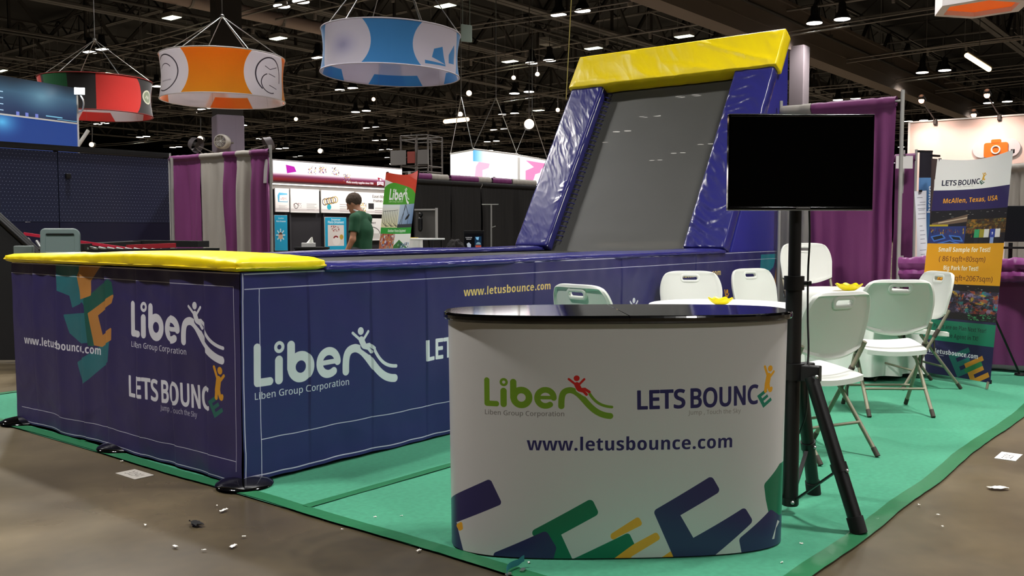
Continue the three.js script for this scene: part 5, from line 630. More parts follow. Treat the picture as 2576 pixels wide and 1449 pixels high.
// ---------------------------------------------------------------- neighbouring stand at right
{
  const P = at(2286, 400, 13.9).setY(0), Q = P.clone().addScaledVector(AX, -4.2), L = P.distanceTo(Q), rot = turnOf(P, Q), place = (s, h, out) => P.clone().lerp(Q, s / L).add(V(Math.sin(rot) * out, h, Math.cos(rot) * out)), H1 = 2.83;
  const t = thing('stand_wall', 'tall white stand wall with an orange camera sign at right', 'wall', P, rot); mesh('panel', box(L, H1, 0.08, L / 2, H1 / 2, -0.04, 0.01), std(0xe9d6d0, 0.7), t); each('edge_trim', [box(0.03, H1, 0.1, 0, H1 / 2, -0.03), box(L, 0.02, 0.1, L / 2, H1, -0.03)], M.white, t);
  const [s1, h1] = wallHit(2507, 374, P, Q); const sg = thing('camera_sign', 'orange camera shape on a pale rounded sign, above the tall banner', 'sign', place(s1, h1, 0.02), rot);
  mesh('pale_plate', extrude(roundShape(0.6, 0.24, 0.12), 0.02, 0.004), std(0xd3d2d8, 0.6), sg); const cam = roundShape(0.3, 0.2, 0.03); mesh('camera_shape', [extrude(cam, 0.02, 0.003).translate(0, -0.02, 0.02), extrude(roundShape(0.12, 0.06, 0.015), 0.02, 0.003).translate(0, 0.095, 0.02)], std(0xf0701c, 0.5), sg); mesh('lens_ring', new THREE.TorusGeometry(0.052, 0.011, 8, 28).translate(0, -0.02, 0.034), M.white, sg);
  [[2340, 270, 'first'], [2411, 297, 'second'], [2501, 262, 'third'], [2549, 283, 'fourth']].forEach(([x, y, w], i) => {
    const [s, h] = wallHit(x + 14, 304, P, Q), far = i % 2 === 1, o = thing('arm_lamp', `warm arm lamp above the white camera wall, ${w} from its left end`, 'lamp', place(s, H1, far ? -0.5 : 0.02), rot), hd = far ? V(0.02, 0.1, 0.02) : V(-0.06, 0.24, 0.5); mesh('arm', rod(V(0, 0, 0), hd, 0.009, 6), M.black, o); mesh('clamp', box(0.05, 0.08, 0.12, 0, -0.02, -0.03, 0.01), M.black, o); mesh('head', new THREE.CylinderGeometry(0.035, 0.055, 0.08, 12, 1, true).rotateX(0.7).translate(hd.x, hd.y + 0.03, hd.z), M.black, o); mesh('bulb', new THREE.SphereGeometry(0.042, 10, 8).translate(hd.x, hd.y, hd.z), glow(0xffb48c, 9), o);
    if (!far) { const l = new THREE.SpotLight(0xffdac8, 4.4, 0, 1.0, 0.9, 2); l.position.copy(o.position).add(hd.clone().applyAxisAngle(V(0, 1, 0), rot)).add(V(0, -0.05, 0)); l.target.position.copy(place(s, 1.9, 0)); l.castShadow = true; scene.add(l, l.target); }
  });
  const g0 = at(2536, 450, 11.5).setY(0), g1 = at(2620, 450, 11.0).setY(0); drape('light grey drape behind the tall banner at the right edge', 'drape', g0, g1, 2.05, 0.05, M.greyDrape, { A: 0.02, f: 12 }); railFrame('silver rail of the light grey drape at the right edge', g0, g1, [0, 1], 2.06, 0.014);
  const sc = thing('side_monitor', 'dark monitor behind the tall banner at the right edge', 'monitor', at(2566, 560, 9.4).setY(0), -0.2); mesh('case', box(0.5, 0.36, 0.04, 0, 1.31, 0, 0.006), std(0x14171c, 0.3), sc); mesh('stand', [box(0.5, 0.02, 0.2, 0, 1.07, 0), rod(V(-0.08, 0.01, 0), V(-0.08, 1.12, 0), 0.02), box(0.4, 0.02, 0.3, -0.08, 0.02, 0)], M.black, sc);
  const p0 = at(2250, 500, 10.6).setY(0), p1 = at(2302, 500, 10.45).setY(0), h0 = at(2275, 386, 10.5).y; drape('purple drape between the tall drape and the blue pole banner', 'drape', p0, p1, h0, 0.05, M.plum, { A: 0.02, f: 6 }); railFrame('thin silver frame of the purple drape by the blue pole banner', p0, p1, [0.4, 1], h0 + 0.01, 0.012);
  const wp = thing('notice', 'blank white notice sheet hung on the purple drape', 'notice', at(2275, 408, 10.38), 0.05); mesh('sheet', box(0.19, 0.14, 0.004, 0, 0, 0), M.white, wp); mesh('clip', box(0.02, 0.02, 0.01, 0, 0.075, 0), M.steel, wp);
  const rb = thing('pole_banner', 'narrow black and blue upright banner beside the tall trampoline banner', 'banner', at(2324, 500, 9.9).setY(0), 0.2), bh = at(2324, 381, 9.9).y;
  mesh('printed_panel', sheet(12, 20, (u, v) => { const a = (u - 0.5) * 2.4; return [Math.sin(a) * 0.082, 0.06 + v * (bh - 0.07), Math.cos(a) * 0.05]; }), std(0xffffff, 0.5, { map: canvasTex(128, 1024, (c, w, h) => { const g = c.createLinearGradient(0, h * 0.13, 0, h * 0.6); g.addColorStop(0, '#5f8fc4'); g.addColorStop(0.4, '#3a6aa8'); g.addColorStop(1, '#8ab0d0'); c.fillStyle = g; c.fillRect(0, 0, w, h); c.fillStyle = '#1d1a26'; c.fillRect(0, 0, w, h * 0.133); c.save(); c.translate(w * 0.88, h * 0.32); c.rotate(-Math.PI / 2); fit(c, 'brown', 0, 0, 150, 44, 'bold', '#f2f4f8'); c.restore(); }) }), rb); mesh('top_rail', rod(V(-0.085, bh, 0), V(0.085, bh, 0), 0.012), M.black, rb); mesh('pole', rod(V(0, 0.02, -0.04), V(0, bh, -0.04), 0.012), M.silver, rb); mesh('base', box(0.26, 0.05, 0.2, 0, 0.03, 0, 0.01), M.silver, rb);
  const pb = thing('dark_banner', 'dark banner edge between the blue pole banner and the tall trampoline banner', 'banner', at(2350, 500, 9.6).setY(0), 0.6), ph = at(2350, 392, 9.6).y; mesh('printed_panel', box(0.12, ph - 0.06, 0.01, 0, ph / 2, 0), std(0x4a3c3c, 0.6), pb); mesh('top_rail', box(0.13, 0.02, 0.03, 0, ph, 0), M.black, pb); each('white_letter', [box(0.03, 0.1, 0.002, 0.0, ph - 0.29, 0.006), box(0.012, 0.1, 0.002, 0.035, ph - 0.29, 0.006)], M.white, pb); mesh('base', box(0.2, 0.04, 0.2, 0, 0.02, 0, 0.006), M.black, pb);
  const li = thing('price_list', 'long white printed list hanging by the blue pole banner', 'notice', at(2318, 565, 9.2), 0.1); li.rotation.z = 0.06; mesh('sheet', sheet(6, 12, (u, v) => [(u - 0.5) * 0.115, (v - 0.5) * 0.66, 0.012 * Math.sin(u * 3 + v * 4)]), std(0xffffff, 0.6, { map: canvasTex(128, 640, (c, w, h) => { c.fillStyle = '#e6e9f0'; c.fillRect(0, 0, w, h); c.fillStyle = '#8e939e'; for (const [x, y, l] of [[30, 60, 60], [60, 105, 60], [30, 130, 90], [30, 165, 90], [40, 180, 70], [30, 215, 90], [20, 260, 100], [40, 330, 40], [40, 375, 60], [40, 415, 70], [40, 455, 60], [40, 495, 70], [30, 560, 80], [40, 600, 50]]) c.fillRect(x, y, l, 6); }) }), li); mesh('clip', box(0.03, 0.02, 0.01, 0, 0.33, 0), M.black, li); mesh('backing_stick', rod(V(-0.07, 0.01 - li.position.y, -0.02), V(0, 0.33, -0.02), 0.006), M.black, li);
}
// ---------------------------------------------------------------- neighbours at left
{
  const Q = at(425, 500, 14.75).setY(0), P = Q.clone().addScaledVector(BX, -5.2), L = P.distanceTo(Q), rot = turnOf(P, Q), H1 = 2.44, t = thing('mesh_wall', 'tall dark glossy panel wall with rows of small holes and a black top rail', 'wall', P, rot);
  const dots = canvasTex(512, 512, (c, w, h) => { c.fillStyle = '#2b3048'; c.fillRect(0, 0, w, h); c.fillStyle = '#7f88a4'; for (let i = 0; i < 8; i++) for (let j = 0; j < 8; j++) { c.beginPath(); c.arc(16 + i * 64 + (j % 2) * 32, 32 + j * 64, 7, 0, 7); c.fill(); } }, { repeat: [8, 1.2] });  // blue-grey base colours, lifted to paint in the sheen on the dark panels
  for (let i = 0; i < 3; i++) { const s0 = [0, 1.75, 3.5][i], w = L / 3; mesh('panel', box(w - 0.012, 1.35, 0.03, (i + 0.5) * w, 0.68, 0), std(0x1f213a, 0.3), t); const g = new THREE.BoxGeometry(w - 0.012, 1.0, 0.03).translate((i + 0.5) * w, 1.86, 0); mesh('perforated_panel', g, std(0xffffff, 0.3, { map: cloned(dots, 4.5, 2.6) }), t); }
  mesh('top_rail', [box(L, 0.07, 0.08, L / 2, H1 - 0.035, 0, 0.01), box(L, 0.012, 0.085, L / 2, H1 + 0.003, 0)], M.black, t); each('post', [0.02, L / 3, 2 * L / 3, L - 0.02].map((s) => rod(V(s, 0.01, -0.04), V(s, H1, -0.04), 0.035)), M.black, t); mesh('silver_edge', rod(V(L + 0.05, 0.01, 0.01), V(L + 0.05, H1 - 0.06, 0.01), 0.03, 10), M.silver, t); each('clamp', [0.85, 2.2, 3.6].map((s) => box(0.07, 0.07, 0.05, s, 2.02, 0.03, 0.01)), M.black, t);
}
{
  const a = at(-60, 300, 17), b = at(190, 300, 19), yT = at(190, 222, 19).y, yB = at(190, 400, 19).y, rot = turnOf(a, b), L = Math.hypot(b.x - a.x, b.z - a.z), t = thing('lit_banner_wall', 'big blue lit picture wall with a white frame line at left', 'banner', a.clone().setY(0), rot), H1 = yT - yB;
  const art = canvasTex(512, 512, (c, w, h) => { const g = c.createLinearGradient(0, 0, 0, h * 0.6); g.addColorStop(0, '#16222e'); g.addColorStop(0.3, '#3d5f78'); g.addColorStop(0.7, '#25385c'); g.addColorStop(1, '#1a2440'); c.fillStyle = g; c.fillRect(0, 0, w, h); const r = c.createRadialGradient(w * 0.62, h * 0.2, 10, w * 0.62, h * 0.2, 160); r.addColorStop(0, 'rgba(110,160,180,0.7)'); r.addColorStop(1, 'rgba(60,100,130,0)'); c.fillStyle = r; c.fillRect(0, 0, w, h * 0.5); c.fillStyle = '#22428a'; c.fillRect(0, h * 0.5, w, h * 0.5); const q = c.createRadialGradient(w * 0.22, h * 0.6, 5, w * 0.22, h * 0.6, 130); q.addColorStop(0, '#5ab8ee'); q.addColorStop(1, 'rgba(34,66,138,0)'); c.fillStyle = q; c.fillRect(0, h * 0.5, w, h * 0.4); c.fillStyle = '#7fc4e0'; c.fillRect(w * 0.66, h * 0.44, 90, 8); c.fillRect(w * 0.78, h * 0.47, 110, 4); c.fillStyle = '#7a86d8'; for (const x of [0.36, 0.45, 0.55]) c.fillRect(w * x, h * 0.44, 16, 30); c.fillStyle = '#bfe4ff'; for (let i = 0; i < 4; i++) c.fillRect(w * 0.2, h * (0.2 + i * 0.08), 20, 6); });
  mesh('lit_picture', new THREE.PlaneGeometry(L, H1).translate(L / 2, yB + H1 / 2, 0.05), new THREE.MeshStandardMaterial({ color: 0x202020, emissive: 0xffffff, emissiveMap: art, emissiveIntensity: 0.85, roughness: 0.4 }), t); mesh('casing', box(L, H1, 0.08, L / 2, yB + H1 / 2, 0), M.black, t); each('frame_line', [box(L, 0.03, 0.02, L / 2, yB + H1 * 0.497, 0.06), box(0.025, H1 * 0.9, 0.03, L, yB + H1 * 0.45, 0.06)], M.white, t); each('support', [rod(V(L - 0.05, 0, -0.1), V(L - 0.05, yT, -0.1), 0.04), rod(V(0.1, 0, -0.1), V(0.1, yT, -0.1), 0.04)], M.black, t);
  const l = new THREE.RectAreaLight(0x6fa0d8, 0.25, L, H1); l.position.copy(a.clone().lerp(b, 0.5)).setY(yB + H1 / 2).add(V(Math.sin(rot) * 0.1, 0, Math.cos(rot) * 0.1)); l.lookAt(l.position.clone().add(V(Math.sin(rot), 0, Math.cos(rot)))); scene.add(l);
  const f = thing('flood_light', 'brilliant white flood light on the top corner of the blue lit wall', 'lamp', at(200, 229, 18.6), 0.2); mesh('head', box(0.2, 0.14, 0.06, 0, 0, -0.04, 0.01), M.black, f); mesh('lens', box(0.19, 0.13, 0.02, 0, 0, 0.0, 0.005), glow(0xf4faff, 14), f); mesh('bracket', tube([V(0, -0.06, -0.05), V(0.06, -0.2, -0.04), V(0.0, -0.34, -0.2), V(-0.12, -0.36, -0.42)], 0.015), M.white, f); const s = new THREE.SpotLight(0xf2f8ff, 22, 0, 1.1, 0.8, 2); s.position.copy(f.position).add(V(0, -0.02, 0.06)); s.target.position.copy(at(0, 1000, 6)); s.castShadow = true; scene.add(s, s.target);
  single('white_tube', rod(at(193, 372, 20).add(at(193, 372, 20).sub(at(222, 328, 20.2)).multiplyScalar(7.6)), at(222, 328, 20.2), 0.04, 10), M.whiteTube, 'slanted white tube rising behind the dark panel wall', 'tube');
}
{ // trampolines behind the base at left
  const t = thing('trampoline', 'black-edged trampoline with red bed and white springs behind the yellow pad', 'trampoline', V(0, 0, 0)), y = 0.98;
  const p = (x, yy, d) => at(x, yy, d); const A1 = p(190, 621, 9.5), A2 = p(512, 614, 10.6), A3 = p(552, 630, 9.6); mesh('pad', [bar(A1, p(350, 612, 10.9), 0.18, 0.06), bar(p(350, 612, 10.9), A2, 0.2, 0.07)], M.blackMatte, t); mesh('bed', bar(p(60, 588, 9.6), p(330, 627, 9.7), 0.02, 0.03), std(0xc0203c, 0.5), t); mesh('bed', bar(p(320, 622, 10.0), p(440, 617, 10.4), 0.05, 0.05), std(0xa01a28, 0.5), t);
  const sp = []; for (let i = 0; i < 15; i++) { const u = i / 14, q = p(205 + u * 310, 621 + u * 10, 9.6); sp.push(rod(q, q.clone().add(V(0.09, -0.015, 0.05)), 0.012, 6)); } for (let i = 0; i < 3; i++) { const q = p(70 + i * 22, 600 + i * 6, 9.5); sp.push(rod(q, q.clone().add(V(0.09, -0.1, 0.05)), 0.016, 6)); } for (const s of sp) mesh('spring', s, M.steel, t);
  each('frame_bar', [bar(p(200, 634, 9.4), A3, 0.05, 0.05), ...[[210, 9.4], [540, 9.6], [380, 10.9]].map(([x, d]) => { const q = p(x, 634, d); return rod(q, V(q.x, 0.01, q.z), 0.03); })], M.black, t);
  const w = thing('tilted_trampoline', 'black padded trampoline tilted up steeply at the left edge', 'trampoline', V(0, 0, 0)); const q = [p(-70, 480, 9.3), p(96, 632, 9.3), p(96, 640, 8.7), p(-70, 488, 8.7)]; mesh('pad', sheet(24, 6, (u, v) => { const a = q[0].clone().lerp(q[1], u), b = q[3].clone().lerp(q[2], u); b.lerp(a, v); return [b.x, b.y + 0.02 * Math.sin(Math.PI * v), b.z]; }), M.black, w); each('frame_bar', [rod(q[0], q[1], 0.03), rod(q[3], q[2], 0.03), rod(q[1], V(q[1].x, 0.01, q[1].z), 0.03), rod(q[2], V(q[2].x, 0.01, q[2].z), 0.03), rod(q[0], V(q[0].x, 0.01, q[0].z), 0.03)], M.black, w); mesh('side_skirt', sheet(24, 6, (u, v) => { const a = q[3].clone().lerp(q[2], u); return [a.x, mixn(0.03, a.y - 0.02, v), a.z]; }), M.blackMatte, w);
  const g = thing('plastic_board', 'grey rounded plastic board standing behind the yellow pad', 'board', at(153, 640, 8.1).setY(0), 0.25); const s = roundShape(0.3, 0.235, [0.02, 0.02, 0.05, 0.03]), G = [extrude(s, 0.03, 0.01)], rim = roundShape(0.3, 0.235, [0.02, 0.02, 0.05, 0.03]); rim.holes.push(new THREE.Path(roundShape(0.24, 0.17, 0.02).getPoints().reverse())); G.push(extrude(rim, 0.04, 0.008)); const G2 = merge(G).rotateX(-0.1).translate(0, 1.135, 0); mesh('board', G2, std(0x6f7f7d, 0.45), g); mesh('slot', box(0.22, 0.008, 0.01, 0, 1.21, 0.012), M.black, g); each('support', [rod(V(-0.1, 0.01, -0.05), V(-0.1, 1.05, -0.02), 0.012), rod(V(0.1, 0.01, -0.05), V(0.1, 1.05, -0.02), 0.012)], M.black, g);
  const k = thing('grey_box', 'small grey box low behind the left end of the yellow pad', 'box', at(61, 640, 8.2).setY(0), 0.3); mesh('body', box(0.15, 0.14, 0.1, 0, 1.04, 0, 0.008), std(0x66706c, 0.6), k); mesh('stand', box(0.1, 0.97, 0.08, 0, 0.485, 0), M.blackMatte, k);
  const e = at(0, 760, 10.8), d = thing('draped_table', 'table under a long black cloth at the left edge', 'table', V(e.x - 0.35, 0, e.z - 0.2), YAW + Math.PI / 2); mesh('tabletop', box(1.6, 0.03, 0.7, 0, 0.8, 0, 0.01), M.black, d); mesh('cloth', sheet(120, 14, (u, v) => { const a = u * Math.PI * 2, f = (n) => Math.sign(n) * Math.abs(n) ** 0.25, k2 = v < 0.3 ? v / 0.3 : 1 + 0.02 * (v - 0.3) * Math.cos(a * 22); return [f(Math.cos(a)) * 0.82 * k2, v < 0.3 ? 0.82 : 0.82 - (v - 0.3) / 0.7 * 0.79, -f(Math.sin(a)) * 0.37 * k2]; }), std(0x1d1c1b, 0.75), d);
}
// fans on the lilac column
{
  const o = at(557, 356, 29.2), t = thing('wall_fan', 'round cream fan on the front of the lilac column', 'fan', o, -0.15), R = 0.23; mesh('housing', new THREE.LatheGeometry([[R * 0.8, 0.09], [R * 0.98, 0.06], [R, 0], [R * 0.96, -0.2], [R * 0.7, -0.22]].map((q) => new THREE.Vector2(...q)), 40).rotateX(Math.PI / 2), std(0xd6cfc6, 0.5), t); const bl = []; for (let i = 0; i < 4; i++) bl.push(box(0.07, R * 0.75, 0.008, 0, R * 0.42, 0).rotateY(0.5).rotateZ(i * Math.PI / 2)); mesh('blade', bl, std(0x9c958d, 0.5), t); mesh('grille', [...[0.25, 0.45, 0.62].map((k) => new THREE.TorusGeometry(R * k, 0.004, 5, 30).translate(0, 0, 0.06)), ...[0, 1, 2, 3].map((i) => rod(V(-R * 0.85, 0, 0.06), V(R * 0.85, 0, 0.06), 0.004, 5).rotateZ(i * Math.PI / 4))], M.white, t); mesh('hub', new THREE.SphereGeometry(0.03, 10, 8).translate(0, 0, 0.06), M.white, t); mesh('bracket', rod(V(0, 0, -0.2), V(0.15, 0, -0.5), 0.03), M.pipe, t);
  for (const [x, y, r, l] of [[491, 363, 0.5, 'tilted grey fan drum on an arm left of the lilac column'], [676, 362, -0.5, 'tilted grey fan drum on an arm right of the lilac column']]) { const q = at(x, y, 29.5), f = thing('side_fan', l, 'fan', q, r > 0 ? 1.1 : -1.1); mesh('drum', new THREE.CylinderGeometry(0.25, 0.19, 0.24, 28, 1, true).rotateX(Math.PI / 2 + 0.4), std(0x665e62, 0.7), f); f.updateMatrixWorld(); mesh('arm', [rod(V(0, -0.02, 0), f.worldToLocal(at(578, 578, 30).setY(q.y - 0.25).add(V(r > 0 ? -0.38 : 0.38, 0, 0.1))), 0.02), rod(V(0, -0.1, 0), f.worldToLocal(at(578, 578, 30).setY(q.y - 0.6).add(V(r > 0 ? -0.38 : 0.38, 0, 0.1))), 0.014)], M.pipe, f); mesh('motor', new THREE.CylinderGeometry(0.08, 0.08, 0.16, 12).rotateX(Math.PI / 2 + 0.4), M.pipeDark, f); }
}
single('hanging_board', merge([extrude(roundShape(0.3, 0.42, 0.01), 0.04, 0.005), rod(V(-0.1, 0.2, 0), V(-0.1, 6.2, 0), 0.008, 4), rod(V(0.1, 0.2, 0), V(0.1, 6.2, 0), 0.008, 4)]).rotateY(0.5).translate(...at(1173, 84, 24).toArray()), std(0x6c7a70, 0.6), 'small grey green board hung right of the blue ring sign', 'board');
// ---------------------------------------------------------------- people: one smooth skin from joined tapered limbs
const sminK = (a, b, k) => { const h = clamp(0.5 + 0.5 * (b - a) / k); return mixn(b, a, h) - k * h * (1 - h); };
function cone(p, a, b, r1, r2) { const bx = b.x - a.x, by = b.y - a.y, bz = b.z - a.z, px = p.x - a.x, py = p.y - a.y, pz = p.z - a.z, t = clamp((px * bx + py * by + pz * bz) / (bx * bx + by * by + bz * bz || 1)); return Math.hypot(px - bx * t, py - by * t, pz - bz * t) - mixn(r1, r2, t); }
const ell = (p, c, rx, ry, rz) => { const k = Math.hypot((p.x - c.x) / rx, (p.y - c.y) / ry, (p.z - c.z) / rz); return (k - 1) * Math.min(rx, ry, rz); };
function skin(f, lo, hi, cell) {                                       // surface where f = 0 (naive surface nets)
  const n = [0, 1, 2].map((i) => Math.ceil((hi.getComponent(i) - lo.getComponent(i)) / cell) + 1), [nx, ny, nzz] = n, F3 = new Float32Array(nx * ny * nzz), p = V(), id = (x, y, z) => x + nx * (y + ny * z);
  for (let z = 0; z < nzz; z++) for (let y = 0; y < ny; y++) for (let x = 0; x < nx; x++) F3[id(x, y, z)] = f(p.set(lo.x + x * cell, lo.y + y * cell, lo.z + z * cell));
  const vi = new Map(), pos = [], ix = [];
  for (let z = 0; z < nzz - 1; z++) for (let y = 0; y < ny - 1; y++) for (let x = 0; x < nx - 1; x++) {
    let m = 0, sx = 0, sy = 0, sz = 0, k = 0; const v = []; for (let c = 0; c < 8; c++) v.push(F3[id(x + (c & 1), y + (c >> 1 & 1), z + (c >> 2))]); for (let c = 0; c < 8; c++) if (v[c] < 0) m |= 1 << c; if (m === 0 || m === 255) continue;
    for (let a = 0; a < 8; a++) for (const bit of [1, 2, 4]) { const b = a | bit; if (b === a || (v[a] < 0) === (v[b] < 0)) continue; const t = v[a] / (v[a] - v[b]); sx += (a & 1) + (bit === 1 ? t : 0); sy += (a >> 1 & 1) + (bit === 2 ? t : 0); sz += (a >> 2) + (bit === 4 ? t : 0); k++; }
    vi.set(id(x, y, z), pos.length / 3); pos.push(lo.x + (x + sx / k) * cell, lo.y + (y + sy / k) * cell, lo.z + (z + sz / k) * cell);
  }
  const quad = (a, b, c, d, s) => { if ([a, b, c, d].some((q) => q === undefined)) return; s ? ix.push(a, b, c, a, c, d) : ix.push(a, c, b, a, d, c); };
  for (let z = 1; z < nzz - 1; z++) for (let y = 1; y < ny - 1; y++) for (let x = 1; x < nx - 1; x++) { const s = F3[id(x, y, z)] < 0;
    if (s !== F3[id(x + 1, y, z)] < 0) quad(vi.get(id(x, y - 1, z - 1)), vi.get(id(x, y, z - 1)), vi.get(id(x, y, z)), vi.get(id(x, y - 1, z)), s);
    if (s !== F3[id(x, y + 1, z)] < 0) quad(vi.get(id(x - 1, y, z - 1)), vi.get(id(x - 1, y, z)), vi.get(id(x, y, z)), vi.get(id(x, y, z - 1)), s);
    if (s !== F3[id(x, y, z + 1)] < 0) quad(vi.get(id(x - 1, y - 1, z)), vi.get(id(x, y - 1, z)), vi.get(id(x, y, z)), vi.get(id(x - 1, y, z)), s); }
  const g = new THREE.BufferGeometry(); g.setAttribute('position', new THREE.Float32BufferAttribute(pos, 3)); g.setAttribute('uv', new THREE.Float32BufferAttribute(new Float32Array(pos.length / 3 * 2), 2)); g.setIndex(ix); g.computeVertexNormals(); return g;
}
// joints: front is +z, the person's left is +x
function person(name, label, pos, turn, J, look) {
  const t = thing(name, label, 'person', pos, turn), B = (p, a, b, r1, r2) => cone(p, J[a], J[b], r1, r2), hd = J.head, fwd = V(0, -look.nod, 1).normalize(), up = V(0, 1, 0).addScaledVector(fwd, -fwd.y).normalize(), lx = V().crossVectors(up, fwd);
  const hp = (x, y, z) => hd.clone().addScaledVector(lx, x).addScaledVector(up, y).addScaledVector(fwd, z), loc = (p) => { const d = V().subVectors(p, hd); return V(d.dot(lx), d.dot(up), d.dot(fwd)); };
  const headF = (p) => { const q = loc(p); let d = ell(q, V(0, 0.035, -0.008), 0.076, 0.1, 0.097); d = sminK(d, ell(q, V(0, -0.045, 0.028), 0.056, 0.075, 0.066), 0.03); d = sminK(d, cone(q, V(0, 0.012, 0.088), V(0, -0.022, 0.113), 0.009, 0.014), 0.012); d = sminK(d, ell(q, V(0, -0.085, 0.07), 0.03, 0.022, 0.022), 0.02); d = sminK(d, ell(q, V(0, 0.022, 0.082), 0.05, 0.01, 0.014), 0.015); d = Math.min(d, ell(q, V(0, -0.054, 0.088), 0.024, 0.006, 0.008), d); d = sminK(d, ell(q, V(0, -0.054, 0.087), 0.024, 0.008, 0.009), 0.006); for (const s of [-1, 1]) { d = sminK(d, ell(q, V(s * 0.079, -0.005, -0.01), 0.01, 0.032, 0.02), 0.006); d = Math.max(d, -ell(q, V(s * 0.031, 0.002, 0.096), 0.016, 0.009, 0.012)); d = Math.min(d, ell(q, V(s * 0.031, 0.002, 0.08), 0.012, 0.01, 0.011)); } return d; };
  const arm = (p, s) => Math.min(sminK(B(p, 'sh' + s, 'el' + s, 0.05, 0.039), B(p, 'el' + s, 'wr' + s, 0.041, 0.027), 0.02));
  const bodyF = (p) => { let d = B(p, 'neck', 'head', 0.058, 0.052); d = sminK(d, headF(p), 0.02); d = sminK(d, cone(p, J.neck, J.chest, 0.06, 0.11), 0.05); for (const s of 'LR') { d = sminK(d, B(p, 'neck', 'sh' + s, 0.05, 0.05), 0.05); d = sminK(d, arm(p, s), 0.02); d = sminK(d, sminK(B(p, 'hp' + s, 'kn' + s, 0.085, 0.058), B(p, 'kn' + s, 'an' + s, 0.055, 0.038), 0.03), 0.04); d = sminK(d, B(p, 'an' + s, 'to' + s, 0.036, 0.026), 0.02); } d = sminK(d, cone(p, J.chest, J.hips, 0.125, 0.125), 0.06); return d; };
  const pts = Object.values(J), lo = V(9, 9, 9), hi = V(-9, -9, -9); for (const q of pts) { lo.min(q); hi.max(q); } lo.addScalar(-0.17); hi.addScalar(0.17); hi.y += 0.03;
  const parts = [skin(bodyF, lo, hi, 0.015)];
  for (const s of 'LR') { const w = J['wr' + s], dir = V().subVectors(w, J['el' + s]).normalize(), side = V(0, 0, 1).addScaledVector(dir, -dir.z).normalize(), nrm = V().crossVectors(dir, side).multiplyScalar(s === 'L' ? 1 : -1), q = (a, b, c) => w.clone().addScaledVector(dir, a).addScaledVector(side, b).addScaledVector(nrm, c), caps = [[q(0, 0, 0), q(0.05, 0.012, 0), 0.027, 0.024], [q(0.03, 0.02, 0), q(0.09, 0.028, 0), 0.017, 0.014], [q(0.03, -0.018, 0), q(0.088, -0.024, 0), 0.017, 0.013]];
    [[0.03, 0.072, 1], [0.011, 0.08, 1.05], [-0.008, 0.074, 1], [-0.026, 0.058, 0.9]].forEach(([b, l, k]) => { const a = q(0.088, b, 0), m = q(0.088 + l * 0.5, b * 1.05, 0.012), e = q(0.088 + l * 0.88, b * 1.05, 0.034); caps.push([a, m, 0.0095 * k, 0.0085 * k], [m, e, 0.0085 * k, 0.007 * k]); }); caps.push([q(0.02, 0.03, 0.004), q(0.055, 0.052, 0.014), 0.013, 0.0105], [q(0.055, 0.052, 0.014), q(0.09, 0.056, 0.024), 0.0105, 0.008]);
    const hf = (p) => { let d = 9; caps.forEach(([a, b, r1, r2], i) => { const c = cone(p, a, b, r1, r2); d = i < 3 ? sminK(d, c, 0.012) : sminK(d, c, 0.004); }); return d; }, a = V(9, 9, 9), b = V(-9, -9, -9); for (const [x, y] of caps) { a.min(x).min(y); b.max(x).max(y); } parts.push(skin(hf, a.addScalar(-0.035), b.addScalar(0.035), 0.004)); }
  const body = mesh('body', parts, std(look.skin, 0.6), t);
  const cloth = (d, a, b) => d + a + b; const fold = (p) => 0.006 * nz(p.x * 9, p.y * 7, p.z * 9);
  const shirt = (p) => { let d = cone(p, J.neck.clone().add(V(0, -0.045, -0.01)), J.chest, 0.085, 0.145); d = sminK(d, cone(p, J.chest, J.hips.clone().add(V(0, 0.02, 0)), 0.15, 0.15), 0.06); for (const s of 'LR') { const e = J['sh' + s].clone().lerp(J['el' + s], look.sleeve); d = sminK(d, B(p, 'neck', 'sh' + s, 0.07, 0.068), 0.04); d = sminK(d, cone(p, J['sh' + s], e, 0.066, 0.068), 0.03); d = Math.max(d, -cone(p, e.clone().addScaledVector(V().subVectors(J['el' + s], J['sh' + s]).normalize(), 0.075), e.clone().addScaledVector(V().subVectors(J['el' + s], J['sh' + s]).normalize(), 0.3), 0.085, 0.085)); } d = Math.max(d, J.hips.y - 0.1 - p.y); d = Math.max(d, -cone(p, J.neck.clone().add(V(0, 0.055, 0.02)), J.head, 0.064, 0.08)); return d + fold(p); };
  mesh('shirt', skin(shirt, lo, hi, 0.014), std(look.shirt, 0.85), body);
  const trousers = (p) => { let d = ell(p, J.hips, 0.17, 0.14, 0.135); for (const s of 'LR') d = sminK(d, sminK(B(p, 'hp' + s, 'kn' + s, 0.1, 0.078), B(p, 'kn' + s, 'an' + s, 0.078, 0.066), 0.03), 0.04); return Math.max(d, J.anL.y * 0 + 0.05 - p.y) + fold(p); };
  mesh('trousers', skin(trousers, lo, hi, 0.015), std(look.trousers, 0.85), body);
  const shoe = (p) => { let d = 9; for (const s of 'LR') d = Math.min(d, sminK(B(p, 'an' + s, 'to' + s, 0.048, 0.04), cone(p, J['an' + s], J['to' + s].clone().add(V(0, -0.02, 0)), 0.05, 0.042), 0.03)); return Math.max(d, 0.004 - p.y); }; mesh('shoes', skin(shoe, V(lo.x, -0.02, lo.z), V(hi.x, 0.2, hi.z), 0.012), M.blackMatte, body);
